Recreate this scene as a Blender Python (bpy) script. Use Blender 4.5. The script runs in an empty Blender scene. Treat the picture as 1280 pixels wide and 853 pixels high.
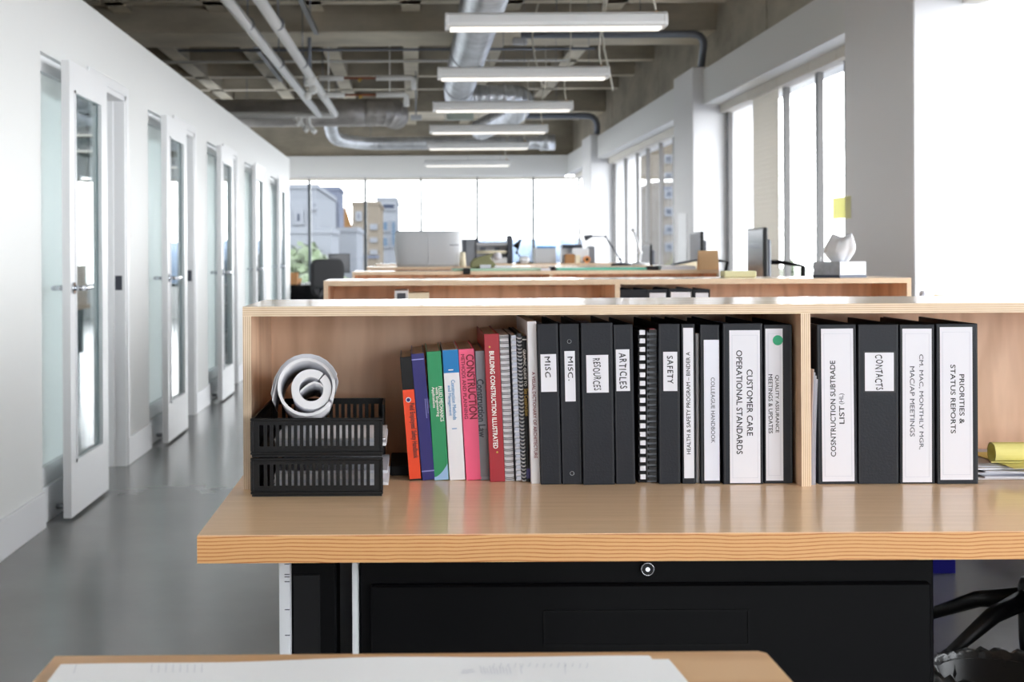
import bpy, bmesh, math, random
from mathutils import Vector, Matrix
random.seed(7)
PI = math.pi
scene = bpy.context.scene
C = scene.collection

# ------------------------------------------------------------------ camera
CAMZ, F, HX, HY = 1.18, 1680.0, 515.0, 316.0
ROLL = math.radians(0.30)
cam_data = bpy.data.cameras.new('camera')
cam_data.sensor_width = 36.0
cam_data.lens = F / 1280 * 36.0
cam_data.shift_x = (640 - HX) / 1280
cam_data.shift_y = -(426.5 - HY) / 1280
cam_data.dof.use_dof = True
cam_data.dof.focus_distance = 2.40
cam_data.dof.aperture_fstop = 8.0
cam_data.clip_start = 0.05
cam_data.clip_end = 600
cam = bpy.data.objects.new('camera', cam_data)
C.objects.link(cam)
cam.matrix_world = Matrix.Translation((0, 0, CAMZ)) @ Matrix.Rotation(PI / 2, 4, 'X') @ Matrix.Rotation(-ROLL, 4, 'Z')
scene.camera = cam

# ------------------------------------------------------------------ sky and exposure
world = bpy.data.worlds.new('sky')
scene.world = world
world.use_nodes = True
wn = world.node_tree
bg = wn.nodes['Background']
tc = wn.nodes.new('ShaderNodeTexCoord'); sep = wn.nodes.new('ShaderNodeSeparateXYZ')
ramp = wn.nodes.new('ShaderNodeValToRGB')
ramp.color_ramp.elements[0].position = 0.0; ramp.color_ramp.elements[0].color = (0.95, 0.978, 1.0, 1)
ramp.color_ramp.elements[1].position = 0.5; ramp.color_ramp.elements[1].color = (0.92, 0.962, 1.0, 1)
wn.links.new(tc.outputs['Generated'], sep.inputs[0])
wn.links.new(sep.outputs['Z'], ramp.inputs[0])
wn.links.new(ramp.outputs[0], bg.inputs['Color'])
bg.inputs['Strength'].default_value = 6.5
scene.view_settings.view_transform = 'Standard'
scene.view_settings.look = 'None'
scene.view_settings.gamma = 1.0
scene.view_settings.use_curve_mapping = False
scene.view_settings.exposure = 0.85
try:
    scene.cycles.max_bounces = 10; scene.cycles.diffuse_bounces = 6; scene.cycles.transparent_max_bounces = 16
    scene.cycles.glossy_bounces = 4; scene.cycles.sample_clamp_indirect = 8.0
    scene.cycles.caustics_reflective = False; scene.cycles.caustics_refractive = False
except Exception: pass

def portal(loc, rot, sx, sy):
    l = bpy.data.lights.new('daylight_portal', 'AREA'); l.shape = 'RECTANGLE'; l.size = sx; l.size_y = sy
    l.cycles.is_portal = True
    o = bpy.data.objects.new('daylight_portal', l); o.location = loc; o.rotation_euler = rot; C.objects.link(o)
# right windows face -x, far windows face -y, rear windows face +y, room windows face +x
BAYS = [(-3.2, 1.5), (2.6, 7.22), (8.37, 12.9), (13.83, 20.25), (21.3, 24.5)]
for a, b in BAYS: portal((3.2, (a + b) / 2, 1.66), (0, PI / 2, 0), 1.9, b - a)
portal((-0.9, 24.75, 1.66), (-PI / 2, 0, 0), 7.4, 1.9)
portal((2.25, -6.15, 1.66), (PI / 2, 0, 0), 2.1, 1.9)
portal((-4.75, 5.8, 1.68), (0, -PI / 2, 0), .86, 23.4)
portal((-4.75, 21.1, 1.6), (0, -PI / 2, 0), 1.7, 6.8)

# ------------------------------------------------------------------ helpers
def at(px, py, d):
    """pixel of the 1280x853 photograph -> point at distance d in front of the camera"""
    u, v = px - HX, HY - py
    c, s = math.cos(ROLL), math.sin(ROLL)
    return Vector(((u * c + v * s) * d / F, d, CAMZ + (-u * s + v * c) * d / F))

def lin(c):
    out = []
    for v in c[:3]:
        v = v / 255.0
        out.append(v / 12.92 if v <= 0.04045 else ((v + 0.055) / 1.055) ** 2.4)
    return (*out, 1.0)

MATS = {}
def M(name, rgb, rough=0.5, metal=0.0, noise=None, bump=None, coat=0.0, emit=0.0, spec=0.5):
    """noise = (scale xyz, amount) varies the value of the colour; bump = (scale, strength)"""
    m = bpy.data.materials.new(name); m.use_nodes = True
    nt = m.node_tree; p = nt.nodes['Principled BSDF']
    p.inputs['Base Color'].default_value = lin(rgb)
    p.inputs['Roughness'].default_value = rough
    p.inputs['Metallic'].default_value = metal
    p.inputs['Coat Weight'].default_value = coat
    p.inputs['Specular IOR Level'].default_value = spec
    if noise or bump:
        t = nt.nodes.new('ShaderNodeTexCoord'); mp = nt.nodes.new('ShaderNodeMapping')
        nt.links.new(t.outputs['Object'], mp.inputs[0])
    if noise:
        sc, amt = noise
        mp.inputs['Scale'].default_value = sc
        n = nt.nodes.new('ShaderNodeTexNoise'); n.inputs['Scale'].default_value = 1.0; n.inputs['Detail'].default_value = 6
        n.inputs['Roughness'].default_value = 0.6
        nt.links.new(mp.outputs[0], n.inputs['Vector'])
        r = nt.nodes.new('ShaderNodeMapRange'); r.inputs['From Min'].default_value = 0.3; r.inputs['From Max'].default_value = 0.7
        r.inputs['To Min'].default_value = 1 - amt; r.inputs['To Max'].default_value = 1 + amt
        nt.links.new(n.outputs['Fac'], r.inputs['Value'])
        mx = nt.nodes.new('ShaderNodeVectorMath'); mx.operation = 'SCALE'
        mx.inputs[0].default_value = lin(rgb)[:3]
        nt.links.new(r.outputs[0], mx.inputs['Scale'])
        nt.links.new(mx.outputs[0], p.inputs['Base Color'])
    if bump:
        n2 = nt.nodes.new('ShaderNodeTexNoise'); n2.inputs['Scale'].default_value = bump[0]; n2.inputs['Detail'].default_value = 4
        nt.links.new(t.outputs['Object'], n2.inputs['Vector'])
        b = nt.nodes.new('ShaderNodeBump'); b.inputs['Strength'].default_value = bump[1]; b.inputs['Distance'].default_value = 0.01
        nt.links.new(n2.outputs['Fac'], b.inputs['Height']); nt.links.new(b.outputs[0], p.inputs['Normal'])
    if emit:
        p.inputs['Emission Color'].default_value = lin(rgb); p.inputs['Emission Strength'].default_value = emit
    MATS[name] = m
    return m

def wood(name, light, dark, scale, dist, rough, grain=(1, 1, 1), bands='X', wave_w=0.5, dscale=1.2, lo=0.22, hi=0.62, nscale=14):
    m = bpy.data.materials.new(name); m.use_nodes = True
    nt = m.node_tree; p = nt.nodes['Principled BSDF']; p.inputs['Roughness'].default_value = rough
    t = nt.nodes.new('ShaderNodeTexCoord'); mp = nt.nodes.new('ShaderNodeMapping'); mp.inputs['Scale'].default_value = grain
    nt.links.new(t.outputs['Object'], mp.inputs[0])
    w = nt.nodes.new('ShaderNodeTexWave'); w.bands_direction = bands
    w.inputs['Scale'].default_value = scale; w.inputs['Distortion'].default_value = dist
    w.inputs['Detail'].default_value = 3; w.inputs['Detail Scale'].default_value = dscale
    nt.links.new(mp.outputs[0], w.inputs['Vector'])
    n = nt.nodes.new('ShaderNodeTexNoise'); n.inputs['Scale'].default_value = nscale; n.inputs['Detail'].default_value = 8
    nt.links.new(mp.outputs[0], n.inputs['Vector'])
    a = nt.nodes.new('ShaderNodeMix'); a.data_type = 'FLOAT'; a.inputs[0].default_value = 1 - wave_w
    nt.links.new(w.outputs['Fac'], a.inputs[2]); nt.links.new(n.outputs['Fac'], a.inputs[3])
    r = nt.nodes.new('ShaderNodeValToRGB')
    r.color_ramp.elements[0].position = lo; r.color_ramp.elements[0].color = lin(dark)
    r.color_ramp.elements[1].position = hi; r.color_ramp.elements[1].color = lin(light)
    nt.links.new(a.outputs[0], r.inputs[0]); nt.links.new(r.outputs[0], p.inputs['Base Color'])
    MATS[name] = m
    return m

def glass_mat(name, tint=(1, 1, 1, 1), ior=1.45, power=8.0):
    m = bpy.data.materials.new(name); m.use_nodes = True
    nt = m.node_tree; nt.nodes.remove(nt.nodes['Principled BSDF']); out = nt.nodes['Material Output']
    tr = nt.nodes.new('ShaderNodeBsdfTransparent'); tr.inputs[0].default_value = tint
    gl = nt.nodes.new('ShaderNodeBsdfGlossy'); gl.inputs['Roughness'].default_value = 0.02
    # Schlick reflectance from the facing angle, the same for both sides of the pane
    lw = nt.nodes.new('ShaderNodeLayerWeight'); lw.inputs[0].default_value = 0.5
    pw = nt.nodes.new('ShaderNodeMath'); pw.operation = 'POWER'; pw.inputs[1].default_value = power
    fr = nt.nodes.new('ShaderNodeMapRange'); fr.inputs['To Min'].default_value = ((ior - 1) / (ior + 1)) ** 2
    nt.links.new(lw.outputs['Facing'], pw.inputs[0]); nt.links.new(pw.outputs[0], fr.inputs['Value'])
    mx = nt.nodes.new('ShaderNodeMixShader')
    nt.links.new(fr.outputs[0], mx.inputs[0]); nt.links.new(tr.outputs[0], mx.inputs[1]); nt.links.new(gl.outputs[0], mx.inputs[2])
    nt.links.new(mx.outputs[0], out.inputs[0])
    MATS[name] = m
    return m

def frosted_mat(name, rgb, mixf=0.5, rough=0.07):
    m = bpy.data.materials.new(name); m.use_nodes = True
    nt = m.node_tree; nt.nodes.remove(nt.nodes['Principled BSDF']); out = nt.nodes['Material Output']
    a = nt.nodes.new('ShaderNodeBsdfTranslucent'); a.inputs[0].default_value = lin(rgb)
    b = nt.nodes.new('ShaderNodeBsdfPrincipled'); b.inputs['Base Color'].default_value = lin(rgb); b.inputs['Roughness'].default_value = rough
    mx = nt.nodes.new('ShaderNodeMixShader'); mx.inputs[0].default_value = 1 - mixf
    nt.links.new(a.outputs[0], mx.inputs[1]); nt.links.new(b.outputs[0], mx.inputs[2]); nt.links.new(mx.outputs[0], out.inputs[0])
    MATS[name] = m
    return m

class B:
    def __init__(s): s.bm = bmesh.new()
    def face(s, vs, mi=0, smooth=False):
        try: f = s.bm.faces.new(vs)
        except ValueError: return
        f.material_index = mi; f.smooth = smooth
    def box(s, x0, x1, y0, y1, z0, z1, mi=0, mf=None):
        """mf: dict of face -> material index, faces: -x +x -y +y -z +z"""
        v = [s.bm.verts.new((x, y, z)) for x in (x0, x1) for y in (y0, y1) for z in (z0, z1)]
        fs = {'-x': (0, 1, 3, 2), '+x': (4, 6, 7, 5), '-y': (0, 4, 5, 1), '+y': (2, 3, 7, 6), '-z': (0, 2, 6, 4), '+z': (1, 5, 7, 3)}
        for k, q in fs.items(): s.face([v[i] for i in q], (mf or {}).get(k, mi))
        return s
    def obox(s, c, size, M3, mi=0):
        hx, hy, hz = [q / 2 for q in size]
        v = [s.bm.verts.new(Vector(c) + M3 @ Vector((x, y, z))) for x in (-hx, hx) for y in (-hy, hy) for z in (-hz, hz)]
        for q in ((0, 1, 3, 2), (4, 6, 7, 5), (0, 4, 5, 1), (2, 3, 7, 6), (0, 2, 6, 4), (1, 5, 7, 3)): s.face([v[i] for i in q], mi)
        return s
    def bar(s, p, q, w, h, mi=0):
        p, q = Vector(p), Vector(q); d = q - p
        z = d.normalized(); up = Vector((0, 0, 1)) if abs(z.z) < 0.95 else Vector((1, 0, 0))
        x = z.cross(up).normalized(); y = x.cross(z)
        M3 = Matrix((x, y, z)).transposed()
        return s.obox((p + q) / 2, (w, h, d.length), M3, mi)
    def sweep(s, pts, r, seg=10, mi=0, caps=True, closed=False):
        pts = [Vector(p) for p in pts]; n = len(pts)
        rad = r if callable(r) else (lambda i: r)
        t0 = (pts[1] - pts[0]).normalized(); up = Vector((0, 0, 1)) if abs(t0.z) < 0.9 else Vector((1, 0, 0))
        nx = t0.cross(up).normalized(); rings = []
        for i in range(n):
            if closed: t = (pts[(i + 1) % n] - pts[i - 1]).normalized()
            else: t = (pts[min(i + 1, n - 1)] - pts[max(i - 1, 0)]).normalized()
            nx = (nx - t * nx.dot(t)).normalized(); ny = t.cross(nx)
            rings.append([s.bm.verts.new(pts[i] + (nx * math.cos(2 * PI * k / seg) + ny * math.sin(2 * PI * k / seg)) * rad(i)) for k in range(seg)])
        for i in range(n if closed else n - 1):
            a, b = rings[i], rings[(i + 1) % n]
            for k in range(seg): s.face([a[k], a[(k + 1) % seg], b[(k + 1) % seg], b[k]], mi, True)
        if caps and not closed:
            s.face(rings[0][::-1], mi); s.face(rings[-1], mi)
        return s
    def cyl(s, p, q, r, seg=14, mi=0, r2=None):
        rr = [r, r if r2 is None else r2]
        return s.sweep([p, q], lambda i: rr[i], seg, mi)
    def prism(s, prof, a0, a1, axis='x', mi=0, smooth=False):
        """closed 2d profile extruded along axis; axis x: (y,z); y: (x,z); z: (x,y)"""
        def P(u, v, a): return {'x': (a, u, v), 'y': (u, a, v), 'z': (u, v, a)}[axis]
        A = [s.bm.verts.new(P(u, v, a0)) for u, v in prof]; D = [s.bm.verts.new(P(u, v, a1)) for u, v in prof]
        n = len(prof)
        for i in range(n): s.face([A[i], A[(i + 1) % n], D[(i + 1) % n], D[i]], mi, smooth)
        s.face(A[::-1], mi); s.face(D, mi)
        return s
    def lathe(s, prof, c=(0, 0, 0), seg=20, mi=0):
        rings = []
        for r, z in prof:
            if r < 1e-6: rings.append([s.bm.verts.new((c[0], c[1], c[2] + z))])
            else: rings.append([s.bm.verts.new((c[0] + r * math.cos(2 * PI * k / seg), c[1] + r * math.sin(2 * PI * k / seg), c[2] + z)) for k in range(seg)])
        for a, b in zip(rings, rings[1:]):
            for k in range(seg):
                k2 = (k + 1) % seg
                if len(a) == 1 and len(b) == 1: continue
                if len(a) == 1: s.face([a[0], b[k2], b[k]], mi, True)
                elif len(b) == 1: s.face([a[k], a[k2], b[0]], mi, True)
                else: s.face([a[k], a[k2], b[k2], b[k]], mi, True)
        return s
    def ball(s, c, r, seg=12, mi=0, sc=(1, 1, 1)):
        prof = [(r * math.sin(PI * i / 8), -r * math.cos(PI * i / 8)) for i in range(9)]
        n0 = len(s.bm.verts); s.lathe(prof, (0, 0, 0), seg, mi); s.bm.verts.ensure_lookup_table()
        for v in s.bm.verts[n0:]: v.co = Vector((v.co.x * sc[0], v.co.y * sc[1], v.co.z * sc[2])) + Vector(c)
        return s
    def bevel(s, w, seg=1, ang=0.6):
        s.bm.normal_update()
        es = [e for e in s.bm.edges if len(e.link_faces) == 2 and e.calc_face_angle(0) > ang]
        bmesh.ops.bevel(s.bm, geom=es, offset=w, segments=seg, affect='EDGES', profile=0.5)
        return s
    def build(s, name, mats, parent=None, loc=None, rot=None, label=None, bevel=0, recalc=True):
        if bevel: s.bevel(bevel)
        if recalc: bmesh.ops.recalc_face_normals(s.bm, faces=s.bm.faces)
        me = bpy.data.meshes.new(name); s.bm.to_mesh(me); s.bm.free()
        for m in (mats if isinstance(mats, (list, tuple)) else [mats]): me.materials.append(MATS[m] if isinstance(m, str) else m)
        o = bpy.data.objects.new(name, me); C.objects.link(o)
        if parent: o.parent = parent
        if loc is not None: o.location = loc
        if rot is not None: o.rotation_euler = rot
        if label: o['label'] = label
        return o

def thing(name, label, cat, loc=(0, 0, 0), rz=0, group=None, rot=None):
    o = bpy.data.objects.new(name, None); C.objects.link(o)
    o.location = loc; o.rotation_euler = rot or (0, 0, rz); o.empty_display_size = 0.1
    o['label'] = label; o['category'] = cat
    if group: o['group'] = group
    return o
def tag(o, label, cat, group=None):
    o['label'] = label; o['category'] = cat
    if group: o['group'] = group
    return o
def struct(o, label=None):
    o['kind'] = 'structure'
    if label: o['label'] = label
    return o
def dup(root, loc, label=None, rz=None):
    r = root.copy(); C.objects.link(r); r.location = loc
    if rz is not None: r.rotation_euler = (0, 0, rz)
    if label: r['label'] = label
    for ch in list(root.children):
        c = ch.copy(); C.objects.link(c); c.parent = r
        for g in ch.children:
            d = g.copy(); C.objects.link(d); d.parent = c
    return r

def _thicken(me, b):
    bm = bmesh.new(); bm.from_mesh(me); base = bm.verts[:] + bm.edges[:] + bm.faces[:]
    for k, (dx, dy) in enumerate(((b, 0), (-b, 0), (0, b), (0, -b))):
        g = bmesh.ops.duplicate(bm, geom=base)['geom']
        for v in g:
            if isinstance(v, bmesh.types.BMVert): v.co.x += dx; v.co.y += dy; v.co.z = (k + 1) * 3e-5
    bm.to_mesh(me); bm.free()

def lettering(txt, parent, c, length, height, direction, mat, bold=0.0, wobble=0.0, name='lettering'):
    """text fitted to length x height, centred at c in the parent's frame, in the plane facing -y; direction -1 reads downward, +1 upward, 0 level"""
    cu = bpy.data.curves.new('lettering', 'FONT'); cu.body = txt; cu.resolution_u = 3
    if wobble: cu.space_character = 1.15
    t = bpy.data.objects.new('t', cu); C.objects.link(t)
    dg = bpy.context.evaluated_depsgraph_get(); dg.update()
    me = bpy.data.meshes.new_from_object(t.evaluated_get(dg))
    bpy.data.objects.remove(t)
    _thicken(me, min(max(bold, .014), .03))
    xs = [v.co.x for v in me.vertices]; ys = [v.co.y for v in me.vertices]
    x0, x1, y0, y1 = min(xs), max(xs), min(ys), max(ys)
    for v in me.vertices:
        u = ((v.co.x - x0) / (x1 - x0) - 0.5); w = ((v.co.y - y0) / (y1 - y0) - 0.5)
        if wobble: w += wobble * math.sin(u * 17) * 0.35; u += wobble * 0.03 * math.sin(u * 31 + w * 3)
        u *= length; w *= height
        if direction == -1: v.co = (w, -v.co.z, -u)
        elif direction == 1: v.co = (-w, -v.co.z, u)
        else: v.co = (u, -v.co.z, w)
    me.name = name; me.materials.clear(); me.materials.append(MATS[mat])
    o = bpy.data.objects.new(name, me); C.objects.link(o); o.parent = parent; o.location = c
    return o

# ------------------------------------------------------------------ materials
M('white_wall', (222, 223, 222), 0.55, bump=(6, 0.02))
M('white_paint', (232, 233, 235), 0.35)
M('column_paint', (222, 222, 224), 0.6)
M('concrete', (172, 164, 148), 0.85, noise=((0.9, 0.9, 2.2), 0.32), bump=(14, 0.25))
M('concrete_bounce_lit', (216, 207, 188), 0.85, noise=((1.2, 1.2, 2.0), 0.22), bump=(14, 0.25))  # paler concrete for undersides, bounced daylight painted into the colour
M('slab', (160, 152, 138), 0.9, noise=((1.2, 1.2, 1.2), 0.3))
M('floor_concrete', (118, 118, 117), 0.22, noise=((0.9, 0.9, 0.9), 0.12), spec=0.6)
M('skirting', (228, 229, 232), 0.35)
M('frame_grey', (88, 86, 85), 0.5)
M('mullion_dark', (52, 60, 66), 0.4)
M('valance', (205, 200, 190), 0.6)
M('blind', (226, 224, 216), 0.8)
M('chrome', (205, 208, 214), 0.16, 1.0)
M('steel', (150, 153, 158), 0.35, 1.0)
M('galvanised', (222, 226, 232), 0.32, 0.75, noise=((6, 6, 6), 0.2))
M('duct_dull', (176, 172, 168), 0.42, 0.6, noise=((3, 3, 3), 0.25))
M('pipe_white', (242, 242, 240), 0.5)
M('copper', (150, 92, 66), 0.4, 0.8)
M('conduit', (128, 134, 146), 0.45, 0.4)
M('lamp_white', (232, 233, 234), 0.35)
M('lamp_lens', (255, 250, 240), 0.4, emit=0.5)
M('cord', (225, 222, 210), 0.6)
M('laminate', (246, 208, 168), 0.24, noise=((5, 60, 5), 0.05), coat=0.2)
wood('fir_edge', (226, 174, 116), (190, 112, 54), 56, 11.0, 0.42, bands='Z', wave_w=0.85, dscale=.08, lo=0.08, hi=0.36, nscale=60)
wood('maple', (234, 200, 170), (210, 172, 140), 2.2, 12.0, 0.38, grain=(1.8, 1.8, 0.32), wave_w=0.22, dscale=2.6, lo=.3, hi=.6, nscale=9)
wood('maple_pale', (232, 210, 184), (218, 192, 162), 3.0, 6.0, 0.16, grain=(0.3, 1.4, 1), bands='Y', wave_w=0.4)
wood('ply_edge_flat', (234, 212, 184), (196, 160, 126), 86, 1.6, 0.5, bands='Z', wave_w=0.72, dscale=.12, lo=0.14, hi=0.44, nscale=40)
wood('ply_edge_upright', (236, 214, 186), (186, 150, 118), 92, 1.6, 0.5, bands='X', wave_w=0.75, dscale=.12, lo=0.14, hi=0.44, nscale=40)
wood('table_maple', (226, 184, 138), (208, 160, 112), 2.2, 9.0, 0.35, grain=(0.5, 1.3, 1), bands='Y', wave_w=0.5)
M('black_metal', (6, 6, 8), 0.5, spec=0.12)
M('black_plastic', (17, 17, 19), 0.4, spec=0.3)
M('handle_edge', (8, 8, 10), 0.5, spec=0.15)
M('black_soft', (20, 20, 23), 0.8)
M('binder_vinyl', (26, 29, 37), 0.5, spec=0.3, bump=(220, 0.06))
M('binder_edge', (20, 21, 27), 0.4)
M('label_white', (226, 226, 234), 0.55)
M('label_sheen', (220, 222, 234), 0.25)
M('paper', (226, 226, 230), 0.75)
M('plan_paper', (250, 250, 252), 0.7)
M('paper_grey', (214, 216, 226), 0.75)
M('paper_cream', (236, 226, 200), 0.8)
M('pages', (224, 214, 196), 0.85, noise=((400, 3, 3), 0.1))
M('ink', (30, 30, 36), 0.6)
M('ink_grey', (92, 94, 104), 0.6)
M('ink_red', (120, 30, 44), 0.6)
M('ink_blue', (70, 140, 190), 0.6)
M('ink_white', (240, 236, 232), 0.6)
M('ink_pale', (150, 150, 210), 0.6)
M('ink_gold', (196, 160, 70), 0.5)
M('print_faint', (188, 190, 204), 0.8)
M('orange', (232, 70, 28), 0.4)
M('navy', (38, 34, 108), 0.32)
M('green', (36, 140, 90), 0.35)
M('pale_blue', (150, 184, 222), 0.4)
M('azure', (0, 118, 184), 0.35)
M('pink', (240, 94, 134), 0.38)
M('silver_grey', (150, 154, 166), 0.35)
M('crimson', (158, 28, 42), 0.36)
M('dot_green', (18, 160, 112), 0.5)
M('cover_grey', (216, 218, 220), 0.5)
M('clear_plastic', (196, 202, 218), 0.2)
M('white_plastic', (226, 228, 232), 0.4)
M('grey_plastic', (196, 198, 202), 0.5)
M('mid_grey', (130, 134, 142), 0.5)
M('dark_grey', (64, 68, 78), 0.45)
M('screen', (40, 44, 52), 0.15)
M('screen_pale', (112, 122, 138), 0.55)  # flat pale blue-grey screen face, no emission
M('teal', (92, 176, 152), 0.25)
M('pale_green', (160, 196, 172), 0.3)
M('ballast_grey', (176, 186, 176), 0.5)
M('olive', (132, 130, 96), 0.85)
M('cardboard', (226, 186, 142), 0.8)
M('kraft', (176, 128, 84), 0.8)
M('yellow_pad', (238, 228, 142), 0.7)
M('yellow_pale', (236, 234, 190), 0.7)
M('tissue', (244, 245, 250), 0.9)
M('tissue_box', (172, 178, 190), 0.5, noise=((60, 60, 60), 0.15))
M('tissue_box_base', (70, 78, 96), 0.5)
M('blue_bin', (34, 30, 170), 0.4)
M('bag', (14, 15, 17), 0.34, bump=(40, 0.4))
M('orange_roll', (226, 150, 90), 0.6)
M('amber', (200, 160, 110), 0.6)
M('bld_white', (84, 87, 92), 0.9, spec=0.0)
M('bld_grey', (66, 70, 80), 0.9, spec=0.0)
M('bld_cream', (78, 73, 66), 0.9, spec=0.0)
M('bld_glass', (52, 66, 80), 0.6, spec=0.0)
M('bld_window', (36, 40, 50), 0.6, spec=0.0)
M('bld_ochre', (84, 62, 38), 0.9, spec=0.0)
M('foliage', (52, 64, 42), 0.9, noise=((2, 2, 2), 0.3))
M('foliage_hazed', (78, 92, 110), 0.9, noise=((.3, .3, .3), 0.2))  # distance haze painted into the bluish leaf colour
M('bark', (70, 56, 42), 0.9)
M('street', (74, 76, 84), 0.95)
glass_mat('glass')
glass_mat('door_glass', (0.86, 0.93, 0.94, 1), 2.2, 4.0)
frosted_mat('frosted', (246, 249, 248), .5, .35)
frosted_mat('blind_fabric', (234, 231, 225), .2, .8)
frosted_mat('yellow_note', (246, 245, 196), .35, .7)

# ------------------------------------------------------------------ the room
X0, X1, Y0, Y1 = -4.6, 3.3, -6.0, 24.6
SLAB = 4.05
def sbox(name, x0, x1, y0, y1, z0, z1, mat, label=None):
    return struct(B().box(x0, x1, y0, y1, z0, z1).build(name, mat), label)
sbox('floor', X0, X1, Y0, Y1, -0.25, 0, 'floor_concrete')
sbox('ceiling', X0, X1, Y0, Y1, SLAB, SLAB + 0.25, 'slab')

# corridor wall with five glazed door units
WX, WT, WH, WEND = -1.6, 0.12, 2.42, 17.5
UNIT0, PITCH = 5.80, 2.36
units = [UNIT0 + i * PITCH for i in range(5)]
SL, DJ0, DJ1, HEAD = 0.80, 0.88, 1.70, 2.06     # sidelight width, door opening start/end, head height
w = B(); prev = Y0
for u in units:
    w.box(WX - WT, WX, prev, u, 0, WH)
    w.box(WX - WT, WX, u, u + DJ1, HEAD, WH)
    w.box(WX - WT, WX - 0.03, u, u + DJ0, 0, 0.16)
    w.box(WX - WT, WX, u + SL, u + DJ0, 0, HEAD)
    prev = u + DJ1
w.box(WX - WT, WX, prev, WEND, 0, WH)
struct(w.build('wall_left', 'white_wall'))
bb = B(); prev = Y0
for u in units:
    bb.box(WX, WX + 0.016, prev, u, 0, 0.155); bb.box(WX - 0.03, WX - 0.014, u, u + SL, 0, 0.155)
    prev = u + DJ1
bb.box(WX, WX + 0.016, prev, WEND, 0, 0.155)
struct(bb.build('baseboard_left', 'skirting', bevel=0.002))
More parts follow.
